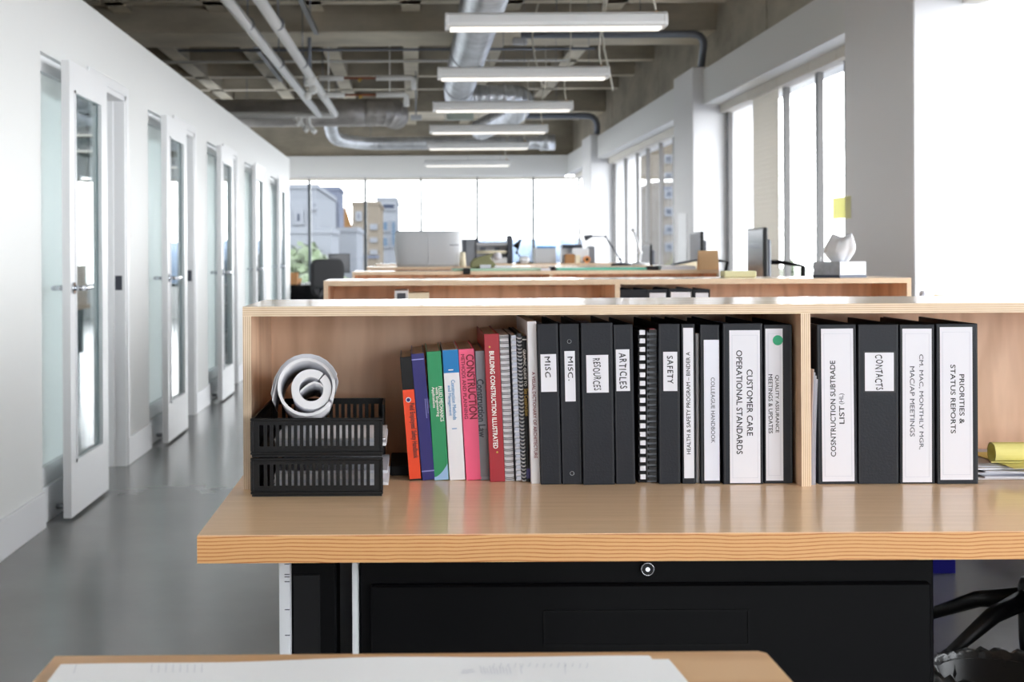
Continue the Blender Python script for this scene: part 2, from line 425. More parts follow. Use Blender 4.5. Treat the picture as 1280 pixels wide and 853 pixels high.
# rooms behind the corridor wall
sbox('ceiling_rooms', X0, WX - WT, Y0, WEND, WH - 0.08, WH, 'white_wall')
for i, y in enumerate([UNIT0 - 0.4 + k * PITCH for k in range(6)]):
    sbox('wall_partition', X0, WX - WT, y, y + 0.1, 0, WH - 0.08, 'white_wall')
sbox('wall_end', X0, WX, WEND, WEND + 0.12, 0, WH, 'white_wall')
sbox('wall_outer_left', X0 - 0.2, X0, Y0, Y1, 2.42, SLAB, 'concrete')
sbox('wall_outer_left_rooms', X0 - 0.2, X0, Y0, WEND + .1, 0, 1.25, 'white_wall')
sbox('wall_outer_left_head', X0 - 0.2, X0, Y0, WEND + .1, 2.1, 2.42, 'white_wall')
sbox('wall_outer_left_sill', X0 - 0.2, X0, WEND + .1, Y1, 0, 0.75, 'white_wall')
for i, u in enumerate(units):
    # sidelight
    wdw = thing('window_%d' % (i + 1), '', ''); del wdw['category']; del wdw['label']; struct(wdw)
    wdw.location = (WX, u, 0)
    B().box(-0.075, -0.03, 0, 0.05, 0.16, HEAD).build('frame_upright', 'white_paint', wdw)
    B().box(-0.075, -0.03, SL - 0.05, SL, 0.16, HEAD).build('frame_upright', 'white_paint', wdw)
    B().box(-0.075, -0.03, 0.05, SL - 0.05, 0.16, 0.24).build('frame_rail', 'white_paint', wdw)
    B().box(-0.075, -0.03, 0.05, SL - 0.05, HEAD - 0.07, HEAD).build('frame_rail', 'white_paint', wdw)
    B().box(-0.058, -0.052, 0.05, SL - 0.05, 0.24, HEAD - 0.07).build('pane', 'frosted', wdw, label='pale green frosted pane')
    # door leaf, swung fully open against the corridor wall, and its frame
    dr = thing('door_%d' % (i + 1), '', ''); del dr['category']; del dr['label']; struct(dr)
    dr.location = (WX, u, 0)
    a = 0.13; b = DJ0 - 0.02; lx0, lx1 = 0.056, 0.092; th = math.radians(-[0.0, 1.5, 0.5, 2.0, 1.0][i])
    lf = B(); g0, g1 = a + 0.085, b - 0.13
    lf.box(lx0, lx1, a, g0, 0.015, 2.04); lf.box(lx0, lx1, g1, b, 0.015, 2.04)
    lf.box(lx0, lx1, g0, g1, 0.015, 0.25); lf.box(lx0, lx1, g0, g1, 1.915, 2.04)
    for (q0, q1, z0, z1) in ((g0, g1, 0.25, 0.262), (g0, g1, 1.903, 1.915), (g0, g0 + .012, 0.25, 1.915), (g1 - .012, g1, 0.25, 1.915)):
        lf.box(lx1 - 0.012, lx1 + 0.006, q0, q1, z0, z1)
    leaf = lf.build('leaf', 'white_paint', dr, label='white door leaf swung open against the wall')
    B().box(lx0 + .014, lx0 + .02, g0, g1, 0.25, 1.915).build('pane', 'door_glass', leaf, label='tall clear glass pane')
    zz = 1.03
    h = B()
    for sgn, xx in ((1, lx1), (-1, lx0)):
        h.cyl((xx, a + .05, zz), (xx + sgn * .008, a + .05, zz), 0.026, 18)
        h.cyl((xx, a + .05, zz), (xx + sgn * .05, a + .05, zz), 0.011, 12)
        h.sweep([(xx + sgn * .05, a + .04, zz), (xx + sgn * .05, a + .08, zz), (xx + sgn * .05, a + .17, zz)], 0.011, 10)
    h.build('handle', 'chrome', leaf, label='chrome lever handle')
    for hz in (0.25, 1.0, 1.8): B().cyl((lx0 - .004, b + .005, hz - .045), (lx0 - .004, b + .005, hz + .045), 0.008, 10).build('hinge', 'steel', leaf)
    fr = B()
    fr.box(-WT - .005, 0.006, DJ1 - 0.03, DJ1 + .0, 0, HEAD); fr.box(-WT - .005, 0.006, DJ0, DJ0 + 0.03, 0, HEAD); fr.box(-WT - .005, .006, DJ0, DJ1, HEAD - 0.03, HEAD)
    fr.box(-WT - .005, -0.055, DJ1 - 0.045, DJ1 - .03, 0, HEAD); fr.box(-WT - .005, -.055, DJ0 + .03, DJ0 + .045, 0, HEAD)
    for (p, q, z0, z1) in ((DJ1 - .002, DJ1 + .05, 0, HEAD + .05), (DJ0 - .05, DJ0 + .005, 0, HEAD + .05), (DJ0, DJ1, HEAD - .002, HEAD + .05)):
        fr.box(0.001, .013, p, q, z0, z1)
    fr.build('frame', 'white_paint', dr, bevel=0.002)
    B().box(-.05, -.012, DJ1 - .032, DJ1 - .0285, 0.98, 1.06).build('strike_plate', 'dark_grey', dr)
    B().cyl((0.0, a + .1, 0.05), (0.035, a + .1, 0.05), 0.012, 10).build('door_stop', 'steel', dr)

# right wall: sill, columns, beam, windows
RB = 2.8
sbox('wall_right', 3.02, X1, Y0, Y1, 0, 0.75, 'white_wall')
sbox('trim_sill_right', 2.92, 3.06, Y0, Y1, 0.75, 0.78, 'white_paint')
cols = [(-4.2, -3.2), (1.5, 2.6), (7.22, 8.37), (12.9, 13.83), (20.25, 21.3)]
for a, b in cols:
    struct(B().box(2.70, 3.45, a, b, 0, 2.95).build('column', 'column_paint', bevel=0.006))
pv = Y0
for a, b in cols + [(Y1, Y1)]:
    if a > pv: sbox('beam_right', RB, X1 + .1, pv, a, 2.585, 2.92, 'white_wall')
    pv = b
cw = B(); y = Y0
while y < Y1 - 0.1:
    e = min(y + 1.22, Y1); cw.box(2.93 + random.uniform(0, .008), X1, y + .006, e - .006, 2.92, SLAB); y = e
cw.box(2.945, X1, Y0, Y1, 2.92, SLAB)
struct(cw.build('wall_right_upper', 'concrete'))
wi = 6
bay_mull = {1: [3.6, 4.6, 5.6], 2: [9.35, 10.02, 10.9, 11.8], 3: [14.7, 15.55, 16.4, 17.3, 18.1, 19.1], 4: [22.2, 23.1], 0: [-2, -1, 0]}
for bi, (a, b) in enumerate(BAYS):
    wr = thing('window_%d' % wi, '', ''); del wr['category']; del wr['label']; struct(wr); wi += 1
    wr.location = (3.03, 0, 0)
    ms = bay_mull[bi]
    edges = ([a] if bi == 1 else [a + .03]) + ms + [b if bi == 1 else b - .05]
    for k, m in enumerate(ms + ([] if bi == 1 else [b - .05])):
        tk = 0.035 if bi == 3 else 0.05
        tk *= .75
        B().box(-0.008, 0.034, m - tk, m + tk, 0.78, 2.51).build('mullion', 'frame_grey', wr)
        B().box(-0.011, -0.008, m - tk, m - tk + .012, 0.78, 2.51).build('gasket', 'mullion_dark', wr)
    B().box(-0.03, 0.05, a, b, 0.78, 0.83).build('frame_rail', 'frame_grey', wr)
    for k in range(len(edges) - 1):
        B().box(0.018, 0.024, edges[k] + .01, edges[k + 1] - .01, 0.8, 2.5).build('pane', 'glass', wr)
    q = a
    for e in ms + [b]:
        B().box(-0.07, 0.05, q + .006, e - .006, 2.505, 2.585).build('blind_cassette', 'valance', wr, bevel=.003); q = e
    if bi == 2:
        bl = B()
        for k in range(42):
            z = 2.50 - k * .041; bl.obox((-0.04, 11.35, z - .02), (.004, .82, .042), Matrix.Rotation(0.12, 3, 'Y'))
        bl.build('blind', 'blind_fabric', wr, label='off white blind drawn down over one pane')
# far wall
sbox('wall_far_sill', X0, X1, Y1, Y1 + .2, 0, 0.60, 'white_wall')
sbox('beam_far', X0, RB, Y1 - .5, Y1 + .2, 2.56, 2.92, 'white_wall')
sbox('wall_far_upper', X0, X1, Y1 - .2, Y1 + .2, 2.92, SLAB, 'concrete')
wf = thing('window_11', '', ''); del wf['category']; del wf['label']; struct(wf); wf.location = (0, Y1, 0)
mx_ = [(p - 515) * Y1 / F for p in (387, 457, 526.5, 597, 667)]
mx_ = [mx_[0] - 2.04, mx_[0] - 1.02] + mx_
for m in mx_:
    B().box(m - .027, m + .027, 0, .09, 0.6, 2.56).build('mullion', 'mullion_dark', wf)
es = [X0] + mx_ + [3.0]
for k in range(len(es) - 1):
    B().box(es[k] + .02, es[k + 1] - .02, .04, .046, 0.62, 2.52).build('pane', 'glass', wf)
    B().box(es[k] + .01, es[k + 1] - .01, -.02, .08, 2.5, 2.56).build('blind_cassette', 'valance', wf)
B().box(X0, X1, 0, .09, 0.58, 0.64).build('frame_rail', 'mullion_dark', wf)
# rear wall behind the camera
sbox('wall_rear_sill', X0, X1, Y0 - .2, Y0, 0, 0.75, 'white_wall')
sbox('wall_rear_middle', X0, 1.2, Y0 - .2, Y0, .75, 2.56, 'white_wall')
sbox('wall_rear_upper', X0, X1, Y0 - .2, Y0, 2.56, SLAB, 'white_wall')
for k in range(8): sbox('trim_rear', X0 + k * 1.1, X0 + k * 1.1 + .05, Y0 - .12, Y0, .75, 2.56, 'mullion_dark')

# ceiling grid: cast concrete beams and ribs
for a, b in ((1.5, 2.6), (7.22, 8.37), (12.9, 13.8), (20.25, 21.3), (-4.2, -3.2)):
    struct(B().box(X0, 2.94, a, b, 3.30, SLAB, mf={'-z': 1}).build('concrete_beam', ['concrete', 'concrete_bounce_lit'], bevel=.01), 'deep cast concrete cross beam')
for x in (-3.68, -2.76, -1.84, -0.92, 0.0, 0.95, 1.92):
    pv = Y0
    for a, b in ((-4.2, -3.2), (1.5, 2.6), (7.22, 8.37), (12.9, 13.8), (20.25, 21.3), (Y1, Y1)):
        if a > 2.7 and a - pv > .5: struct(B().box(x - .09, x + .09, pv, a, 3.5, SLAB, mf={'-z': 1}).build('concrete_rib', ['concrete', 'concrete_bounce_lit']))
        pv = b
for y in (9.1, 10.3, 11.5, 12.45, 14.9, 16.3, 17.7, 19.1, 22.4, 23.5):
    struct(B().box(X0, 2.94, y - .09, y + .09, 3.5, SLAB, mf={'-z': 1}).build('concrete_cross_rib', ['concrete', 'concrete_bounce_lit']))

# ------------------------------------------------------------------ desks and shelves
DZ, TOPZ, ROW = 0.765, 1.0864, 2.165
SHX0, SHX1 = -0.2985, 1.682
def desk_row(i, label_desk, label_shelf, x1=SHX1):
    fy = 2.364 + i * ROW
    d = thing('desk', label_desk, 'desk', (0, fy, 0))
    x0 = -0.318; ex = .78 if i < 2 else .3  # first two worktops lengthened out of view to shade the floor
    B().box(x0, x1 + ex, -0.384, 0.372, DZ - .041, DZ - .0012, 0, {'-y': 0}).build('worktop', 'table_maple', d)
    B().box(x0, x1 + ex, -0.3845, 0.372, DZ - .0012, DZ).build('laminate_top', 'laminate', d)
    B().box(x0 - .0005, x1 + ex, -0.3865, -0.3835, DZ - .041, DZ - .0014).build('edge_strip', 'fir_edge', d, label='orange fir front edge with wavy grain')
    for lx in ((x1 + ex - .16,) if i == 0 else (-.22, x1 + ex - .08)):
        for ly in (-.3, .3): B().box(lx - .02, lx + .02, ly - .02, ly + .02, 0, DZ - .041).build('leg', 'black_metal', d)
    if i < 1: B().box(x1 + .742, x1 + .76, -.37, .36, 0, DZ - .041).build('shading_panel', 'black_metal', d)  # end panel out of view, added to darken the floor under the desk
    B().box(x0 + .05, .84 if i == 0 else x1 + .2, .33, .345, .35, DZ - .041).build('modesty_panel', 'black_metal', d)
    s = thing('desk_shelf', label_shelf, 'shelf', (0, fy, DZ))
    H = TOPZ - DZ; t = .0172
    m2 = ['maple', 'ply_edge_upright']
    B().box(SHX0, x1, 0, .36, H - t, H, 0, {'-y': 1, '-x': 1, '+x': 1, '+z': 2}).build('top_board', ['maple', 'ply_edge_flat', 'maple_pale'], s)
    B().box(SHX0, SHX0 + .0145, 0, .345, 0, H - t, 0, {'-y': 1}).build('side_panel', m2, s)
    B().box(x1 - .0145, x1, 0, .345, 0, H - t, 0, {'-y': 1}).build('side_panel', m2, s)
    mid = (SHX0 + SHX1) / 2
    B().box(mid - .0085, mid + .0085, 0, .345, 0, H - t, 0, {'-y': 1}).build('divider', m2, s)
    B().box(SHX0, x1, .345, .36, 0, H - t).build('back_panel', 'maple', s)
    return d, s
desk_row(0, 'nearest full wooden desk with orange front edge above the black cabinet', 'nearest plywood shelf holding the books and binders')
desk_row(1, 'second wooden desk, behind the near book shelf', 'second plywood shelf with the tissue box on its top')
desk_row(2, 'third wooden desk, beyond the tissue box shelf', 'third plywood shelf carrying the green sheets and olive bag', 1.53)
desk_row(3, 'fourth wooden desk, carrying the shelf with the big grey bin', 'fourth plywood shelf with the big grey rounded bin on top')
desk_row(4, 'farthest wooden desk, with the plotter and printers', 'farthest plywood shelf with the plotter and printers on top')

# ------------------------------------------------------------------ books and binders on the near shelf
class Upright:
    """something standing on the shelf: front-left-bottom corner at its own distance, leaning by its top"""
    def __init__(s, name, label, cat, d, xb, xt, yt, group=None, yb=None, z=DZ):
        p0, p1 = at(xb[0], 600, d), at(xb[1], 600, d)
        t0, t1 = at(xt[0], yt, d), at(xt[1], yt, d)
        s.w = ((p1.x - p0.x) + (t1.x - t0.x)) / 2
        ybp = yb or 605
        q0 = at(xb[0], ybp, d)
        s.th = math.atan2(t0.x - q0.x, t0.z - q0.z)
        s.h = (t0.z - z) / math.cos(s.th)
        x = q0.x; lift = 0.0
        if s.th > 0: x += s.w; lift = 0
        s.pivot_right = s.th > 0
        s.root = thing(name, label, cat, (q0.x, d, z + (s.w * math.sin(s.th) if s.th > 0 else 0)), rot=(0, s.th, 0), group=group)
        s.R = Matrix.Rotation(s.th, 3, 'Y'); s.d = d
    def loc(s, px, py):
        p = at(px, py, s.d) - Vector(s.root.location)
        q = s.R.inverted() @ p
        return q.x, q.z
    def rect(s, name, x0, x1, y0, y1, mat, front=-.0004, th=.0006, label=None, parent=None, bev=0):
        a = s.loc(x0, y1); b = s.loc(x1, y0)
        cx = (a[0] + b[0]) / 2; cz = (a[1] + b[1]) / 2
        ww = (at(x1, 0, s.d) - at(x0, 0, s.d)).length; hh = abs(at(0, y1, s.d).z - at(0, y0, s.d).z)
        return B().box(-ww / 2, ww / 2, -th, 0, -hh / 2, hh / 2).build(name, mat, parent or s.root, loc=(cx, front, cz), label=label)
    def band(s, y0, y1, mat, name='band', label=None, inset=0, front=0.0):
        z0 = s.loc(0, y1)[1]; z1 = s.loc(0, y0)[1]
        mx = s.w * .5
        zz0 = s.loc(HX, y1)[1]; zz1 = s.loc(HX, y0)[1]
        zz0 = max(zz0, 0.0005); zz1 = min(zz1, s.h - .0003)
        return B().box(inset, s.w - inset, -.0005, 0, zz0, zz1).build(name, mat, s.root, loc=(0, front, 0), label=label)
    def text(s, txt, x, y0, y1, hpx, dirn, mat, bold=0.0, wob=0.0, parent=None, front=-.0012):
        cx, cz = s.loc(x, (y0 + y1) / 2)
        L = (y1 - y0) * s.d / F; hh = hpx * s.d / F
        if parent is not None:
            return lettering(txt, parent, (cx - parent.location.x, front - parent.location.y, cz - parent.location.z), L, hh, dirn, mat, bold, wob)
        return lettering(txt, s.root, (cx, front, cz), L, hh, dirn, mat, bold, wob)

def binder(label, d, xb, xt, yt, D=.27, pagefill=.8, fan=True, group='ring binders on the near shelf', vinyl='binder_vinyl'):
    u = Upright('ring_binder', label, 'binder', d, xb, xt, yt, group)
    w, h = u.w, u.h
    c = B()
    c.box(0, w, 0, .0035, 0, h)
    c.box(0, .0032, .0035, D, 0, h); c.box(w - .0032, w, .0035, D, 0, h)
    c.bevel(.0011, 2)
    cv = c.build('cover', vinyl, u.root)
    e = B(); e.box(.0022, .0034, -.0004, 0, .003, h - .003); e.box(w - .0034, w - .0022, -.0004, 0, .003, h - .003)
    e.build('spine_crease', 'binder_edge', u.root)
    B().box(.005, .005 + (w - .01) * pagefill, .014, D - .012, .006, h - .009).build('pages', 'paper', u.root)
    m = B()
    for zz in (.05, h / 2, h - .05):
        m.sweep([(w / 2 + math.cos(a) * w * .32, .022 + math.sin(a) * .016, zz) for a in [2 * PI * k / 12 for k in range(12)]], .0012, 5, closed=True)
    m.build('ring_mechanism', 'steel', u.root)
    return u

def book(label, d, xb, xt, yt, mat, D=.2, group='books leaning on the near shelf', name='book', pages='pages', hard=True, yb=None):
    u = Upright(name, label, 'book', d, xb, xt, yt, group, yb)
    w, h = u.w, u.h; k = .0018 if hard else .0007
    c = B(); c.box(0, w, 0, k * 1.3, 0, h); c.box(0, k, k * 1.3, D, 0, h); c.box(w - k, w, k * 1.3, D, 0, h); c.bevel(.0006)
    c.build('cover', mat, u.root)
    off = .003 if hard else .0002
    B().box(k, w - k, k * 1.3, D - off, off, h - off).build('pages', pages, u.root)
    return u

d0 = 2.445
# orange and black handbook
u = book('black handbook with an orange spine label, leftmost of the books', d0, (512, 527), (500, 514), 447, 'black_plastic', .18, yb=599)
u.band(487, 599, 'orange', 'spine_label', 'orange spine label')
u.text("Field Employees' Safety Handbook", 516.8, 504, 573, 8.5, -1, 'ink', .02)
cx, cz = u.loc(510.5, 500)
lg = B().cyl((0, -.0008, 0), (0, .0, 0), .0048, 18).build('round_emblem', 'label_white', u.root, loc=(cx, -.0006, cz))
B().cyl((0, -.0004, 0), (0, .0, 0), .0034, 14).build('emblem_core', 'navy', lg, loc=(0, -.0009, 0))
# navy
u = book('navy blue hardback with thin pale bands on its spine', d0, (528, 542), (514, 532), 443, 'navy', .23, yb=599)
u.band(449.5, 450.8, 'ink_pale'); u.band(590, 591.5, 'ink_pale')
cx, cz = u.loc(534, 511)
tk = B()
for r in range(3):
    for k in range(12 - r * 3):
        if random.random() < .85: tk.box(-.006 + r * .0035, -.0045 + r * .0035 , -.0004, 0, .018 - k * .003 - .002, .018 - k * .003)
tk.build('small_print', 'ink_pale', u.root, loc=(cx + .003, -.0004, cz))
# green
u = book('green hardback with white title and pale blue swoosh at the foot', d0, (543, 560), (533, 552), 440, 'green', .235, yb=600)
u.text('FLUID MECHANICS', 551.5, 483, 527, 4.6, -1, 'ink_white', .012)
u.text('with Engineering', 546.5, 484, 521, 4.6, -1, 'ink_white', .012)
u.text('Applications', 541.8, 484, 510, 4.6, -1, 'ink_white', .012)
pr = B(); n = 10; prof = [(0.0005, .0006)] + [(u.w * k / n + (.0005 if k == 0 else -.0005 if k == n else 0), .006 + .024 * (k / n) ** 1.8) for k in range(n + 1)] + [(u.w - .0005, .0006)]
pr.prism(prof, -.0005, 0, 'y'); pr.build('swoosh', 'pale_blue', u.root, label='pale blue swoosh')
# azure + white
u = book('white book with an azure top and pale blue title', d0, (562, 581), (553, 573), 438, 'paper', .235, yb=600)
u.band(438.5, 469, 'azure', 'colour_block', 'azure top of the spine')
u.text('Construction Methods', 567.5, 475, 525, 4.8, -1, 'ink_blue', .01)
u.text('and Management', 562.0, 482, 520, 4.8, -1, 'ink_blue', .01)
u.rect('dash', 560.5, 566.5, 462, 463.2, 'ink_white', -.0006); u.rect('dash', 565, 571, 535.5, 536.5, 'ink_blue')
# pink
u = book('bright pink hardback with a large dark red title', d0, (583, 601), (573, 594), 437, 'pink', .235, yb=600)
u.text('CONSTRUCTION', 589.5, 443, 524, 10, -1, 'ink_red', .022)
u.text('METHODS AND PLANNING', 580.5, 443, 524, 4.6, -1, 'ink_red', .006)
# silver grey
u = book('silver grey book fading to slate, between the pink and crimson books', d0, (601, 612), (594, 606), 439, 'silver_grey', .22, yb=600)
u.band(540, 600, 'mid_grey', 'colour_block', 'slate lower spine')
u.text('Construction Law', 601.5, 474, 547, 9, -1, 'dark_grey', .03)
u = book('thin white booklet edge beside the crimson book', d0 + .004, (612, 615), (606, 608), 445, 'paper', .2, hard=False, yb=600, name='booklet')
# crimson
u = book('tall crimson book with white capitals down its spine', d0 - .02, (613, 631), (605, 624), 418, 'crimson', .27, yb=602)
u.text('BUILDING CONSTRUCTION ILLUSTRATED', 617.0, 439, 561, 6.0, -1, 'ink_white', .025)
for yy, xx in ((434, 612), (565.5, 621.5)):
    cx, cz = u.loc(xx, yy); B().cyl((0, -.0006, 0), (0, 0, 0), .0018, 10).build('bullet', 'ink_gold', u.root, loc=(cx, -.0006, cz))
# spiral bound reports
def spiral_book(label, d, xb, xt, yt, yb, cover, coil_mat, pitch, r, coil_w, page='paper', double=False, comb=False, name='spiral_bound_report', D=.215, cat='report'):
    u = Upright(name, label, cat, d, xb, xt, yt, 'spiral and comb bound reports on the near shelf', yb)
    w, h = u.w, u.h
    B().box(0, .0008, .006, D, 0, h).build('cover', cover, u.root)
    B().box(w - .0008, w, .006, D, 0, h).build('cover', cover, u.root)
    B().box(.0009, w - .0009, .0062, D - .002, .001, h - .001).build('pages', page, u.root)
    c = B(); z = pitch * .5
    while z < h - pitch * .3:
        if comb:
            c.box(w * .12, w * .88, -.0035, .002, z, z + pitch * .55); c.box(w * .12, w * .3, -.001, .012, z, z + pitch * .45); c.box(w * .7, w * .88, -.001, .012, z, z + pitch * .45)
        else:
            for dz in ((0, pitch * .28) if double else (0,)):
                c.sweep([(w / 2 + math.cos(a) * w * .49, .006 + math.sin(a) * .008, z + dz + (.0012 * math.sin(a) if not double else 0)) for a in [2 * PI * k / 14 for k in range(14)]], r, 5, closed=True)
        z += pitch
    c.build('binding_comb' if comb else 'wire_coil', coil_mat, u.root)
    return u
spiral_book('white wire-bound report next to the crimson book', d0 - .02, (632, 643), (624.5, 636), 419, 602, 'paper', 'dark_grey', .0102, .0006, 0, double=True)
spiral_book('clear comb-bound report with pale glossy rings', d0 - .02, (645, 652), (638, 646), 419, 602, 'dark_grey', 'clear_plastic', .0098, .0013, 0, comb=True)
spiral_book('black notebook bound with a tight white coil', d0 - .02, (652.5, 658), (646.5, 652), 417, 602, 'black_soft', 'paper', .0066, .0014, 0, page='dark_grey')
u = book('black paperback with gold lettering beside the tall white book', d0 - .02, (658.5, 664), (652.5, 659.5), 420, 'black_plastic', .22, yb=603, hard=False)
u.band(428.5, 430, 'ink_white'); u.band(591, 603, 'navy', 'colour_block')
u.text('GRAPHIC GUIDE TO', 656.0, 437, 483, 3.4, -1, 'ink_white')
u.text('Site Construction', 658.0, 486, 520, 5.0, -1, 'ink_gold', .01)
u = book('tall white book with dark red capitals, tallest before the binders', d0 - .04, (664.5, 674.5), (659, 671.5), 402, 'paper', .25, yb=604, hard=False)
u.text('A VISUAL DICTIONARY OF ARCHITECTURE', 668.3, 465, 573, 4.2, -1, 'ink_red', .008)

db = 2.396
def label_on(u, x0, x1, y0, y1, mat='label_white', holder=False, frame=False):
    l = u.rect('label', x0, x1, y0, y1, mat, -.0004, .0006, label='white spine label')
    if frame:
        ww = (x1 - x0) * u.d / F / 2; hh = (y1 - y0) * u.d / F / 2; i = .0045; t = .0004
        b = B()
        for (p, q, r_, s_) in ((-ww + i, ww - i, hh - i * 2, hh - i * 2 + t), (-ww + i, ww - i, -hh + i * 2, -hh + i * 2 + t), (-ww + i, -ww + i + t, -hh + i * 2, hh - i * 2), (ww - i - t, ww - i, -hh + i * 2, hh - i * 2)):
            b.box(p, q, -.0008, -.0006, r_, s_)
        b.build('printed_border', 'print_faint', l)
    return l
u = binder('black binder marked MISC, beside the tall white book', db, (676, 702), (671.5, 697), 405)
l = label_on(u, 676, 695.5, 443, 490); u.text('MISC', 684.5, 446, 472, 7, -1, 'ink', 0.0, .18, parent=l)
u = binder('slimmer black binder marked MISC with a full stop', db, (703, 728), (699, 724), 405)
l = label_on(u, 706, 719, 439, 502); u.text('MISC.', 713, 446, 476, 6.5, -1, 'ink', 0.0, .15, parent=l)
for xx, yy in ((711.5, 427), (715, 592)):
    cx, cz = u.loc(xx, yy)
    B().sweep([(math.cos(a) * .0035, -.0008, math.sin(a) * .0035) for a in [2 * PI * k / 14 for k in range(14)]], .0005, 5, closed=True).build('rivet', 'steel', u.root, loc=(cx, 0, cz))
u = binder('wide black binder marked RESOURCES', db - .006, (729, 769), (726, 765), 404)
l = label_on(u, 733, 760.5, 444, 491); u.text('RESOURCES', 746, 448, 488, 9, -1, 'ink', 0.0, .22, parent=l)
u = binder('black binder marked ARTICLES', db, (770, 795), (766.5, 790), 406)
l = label_on(u, 770, 787, 437, 489); u.text('ARTICLES', 778.5, 441, 486, 9, -1, 'ink', 0.0, .18, parent=l)
u = spiral_book('black comb-bound report with white comb teeth beside ARTICLES', db + .01, (799, 808), (798, 807), 415, 603, 'black_soft', 'label_white', .0152, .0012, 0, comb=True, page='black_soft')
u = spiral_book('black comb-bound report with a red tab, beside SAFETY', db + .01, (809, 822), (809, 822), 414, 603, 'dark_grey', 'black_plastic', .0098, .0012, 0, comb=True, page='mid_grey')
B().box(u.w * .25, u.w * .8, .001, .03, u.h - .001, u.h + .004).build('tab', 'crimson', u.root, label='red tab')
u = binder('black binder marked SAFETY', db, (824, 851), (823, 849), 405)
l = label_on(u, 829, 846.5, 440, 489); u.text('SAFETY', 837.5, 445, 480, 7.5, -1, 'ink', 0.0, .15, parent=l)
u = binder('narrow black binder with a full-height label about a health and safety program', db, (853, 870), (851.5, 868), 405)
l = label_on(u, 854.5, 867, 410, 598, frame=False); u.text('HEALTH & SAFETY PROGRAM \u2013 BINDER A', 860.3, 440, 568, 5.0, 1, 'ink', 0, parent=l)
u = book('thin grey folder between the health and colleague binders', db + .01, (870.5, 874.5), (869.5, 874), 417, 'grey_plastic', .24, hard=False, name='folder')
u.root['category'] = 'folder'
u = binder('black binder with a Colleague Handbook label', db, (876, 900.5), (875, 899), 406)
l = label_on(u, 880, 899, 425, 601, 'label_sheen'); u.text('COLLEAGUE HANDBOOK', 891, 472, 554, 5.0, -1, 'ink_grey', 0, parent=l)
u = binder('widest black binder left of the divider, labelled Customer Care', db - .006, (904.5, 954), (903.5, 953), 404.5)
l = label_on(u, 912, 950, 413, 604, frame=True); u.text('CUSTOMER CARE', 937, 462, 545, 7.6, -1, 'ink', 0, parent=l); u.text('OPERATIONAL STANDARDS', 924, 438, 568, 7.6, -1, 'ink', 0, parent=l)
u = binder('black binder with a green dot, against the shelf divider', db, (955.5, 991), (954.5, 990), 406)
l = label_on(u, 957, 978.5, 411, 601, frame=True); u.text('QUALITY ASSURANCE', 971, 469, 541, 5.2, -1, 'ink', 0, parent=l); u.text('MEETINGS & UPDATES', 963, 468, 542, 5.2, -1, 'ink', 0, parent=l)
cx, cz = u.loc(972, 425.5)
B().cyl((0, -.0004, 0), (0, 0, 0), 6.3 * db / F, 24).build('round_sticker', 'dot_green', u.root, loc=(cx, -.0011, cz), label='green round sticker')
# right of the divider
dr_ = 2.385
G2 = 'ring binders right of the shelf divider'
u = binder('black binder labelled as the subtrade list', dr_, (1023, 1071), (1021, 1070.5), 406, group=G2)
l = label_on(u, 1027, 1067, 411, 602, frame=True); u.text('COSNTRUCTION SUBTRADE', 1041, 451, 571, 6.6, 1, 'ink', 0, parent=l); u.text('LIST', 1052, 507.5, 530, 6.6, 1, 'ink', 0, parent=l); u.text('(HL)', 1052, 492, 505.5, 7.2, 1, 'ink_grey', 0, parent=l)
u = binder('black binder marked CONTACTS by hand', dr_, (1073, 1123.5), (1072.5, 1123), 406, group=G2)
l = label_on(u, 1081, 1117, 441, 489); u.text('CONTACTS', 1098.5, 443.5, 487.5, 9, -1, 'ink', 0.0, .22, parent=l)
u.rect('label_holder', 1079.5, 1119.5, 439.5, 491, 'binder_edge', -.0001, .0003)
u = binder('black binder labelled for monthly meetings', dr_, (1125, 1169), (1124.5, 1168), 406, group=G2)
l = label_on(u, 1128, 1164.5, 411, 603, frame=True); u.text('CM. MAC, MONTHLY MGR,', 1151, 443, 562, 6.0, -1, 'ink_grey', 0, parent=l); u.text('MAC/AP MEETINGS', 1140, 458, 546, 6.0, -1, 'ink_grey', 0, parent=l)
u = binder('black binder labelled Priorities, last on the right', dr_ - .004, (1171.5, 1223), (1170.5, 1222), 405, group=G2)
l = label_on(u, 1175, 1215.5, 409, 600, frame=True); u.text('PRIORITIES &', 1202, 468, 530, 6.4, -1, 'ink', 0, parent=l); u.text('STATUS REPORTS', 1191, 456, 542, 6.4, -1, 'ink', 0, parent=l)
# loose papers leaning between divider and binder
def leaning_papers():
    t = thing('paper_sheaf', 'thin sheaf of white papers leaning between divider and subtrade binder', 'papers', (0, 0, DZ))
    for k in range(4):
        b = B(); n = 8; d = 2.375 + k * .001
        pb = at(1014.5 + k * 1.5, 606, d).x; pt = at(1018.0 + k * 1.5, 606, d).x
        Hh = .205 - k * .006
        prof = []
        for i in range(n + 1): f = i / n; prof.append((pb + (pt - pb) * (f ** 2) , Hh * f))
        for i in range(n, -1, -1): f = i / n; prof.append((pb + (pt - pb) * (f ** 2) + .0007, Hh * f))
        b.prism(prof, d, d + .22, 'y'); b.build('sheet', 'paper' if k % 2 == 0 else 'paper_grey', t)
leaning_papers()

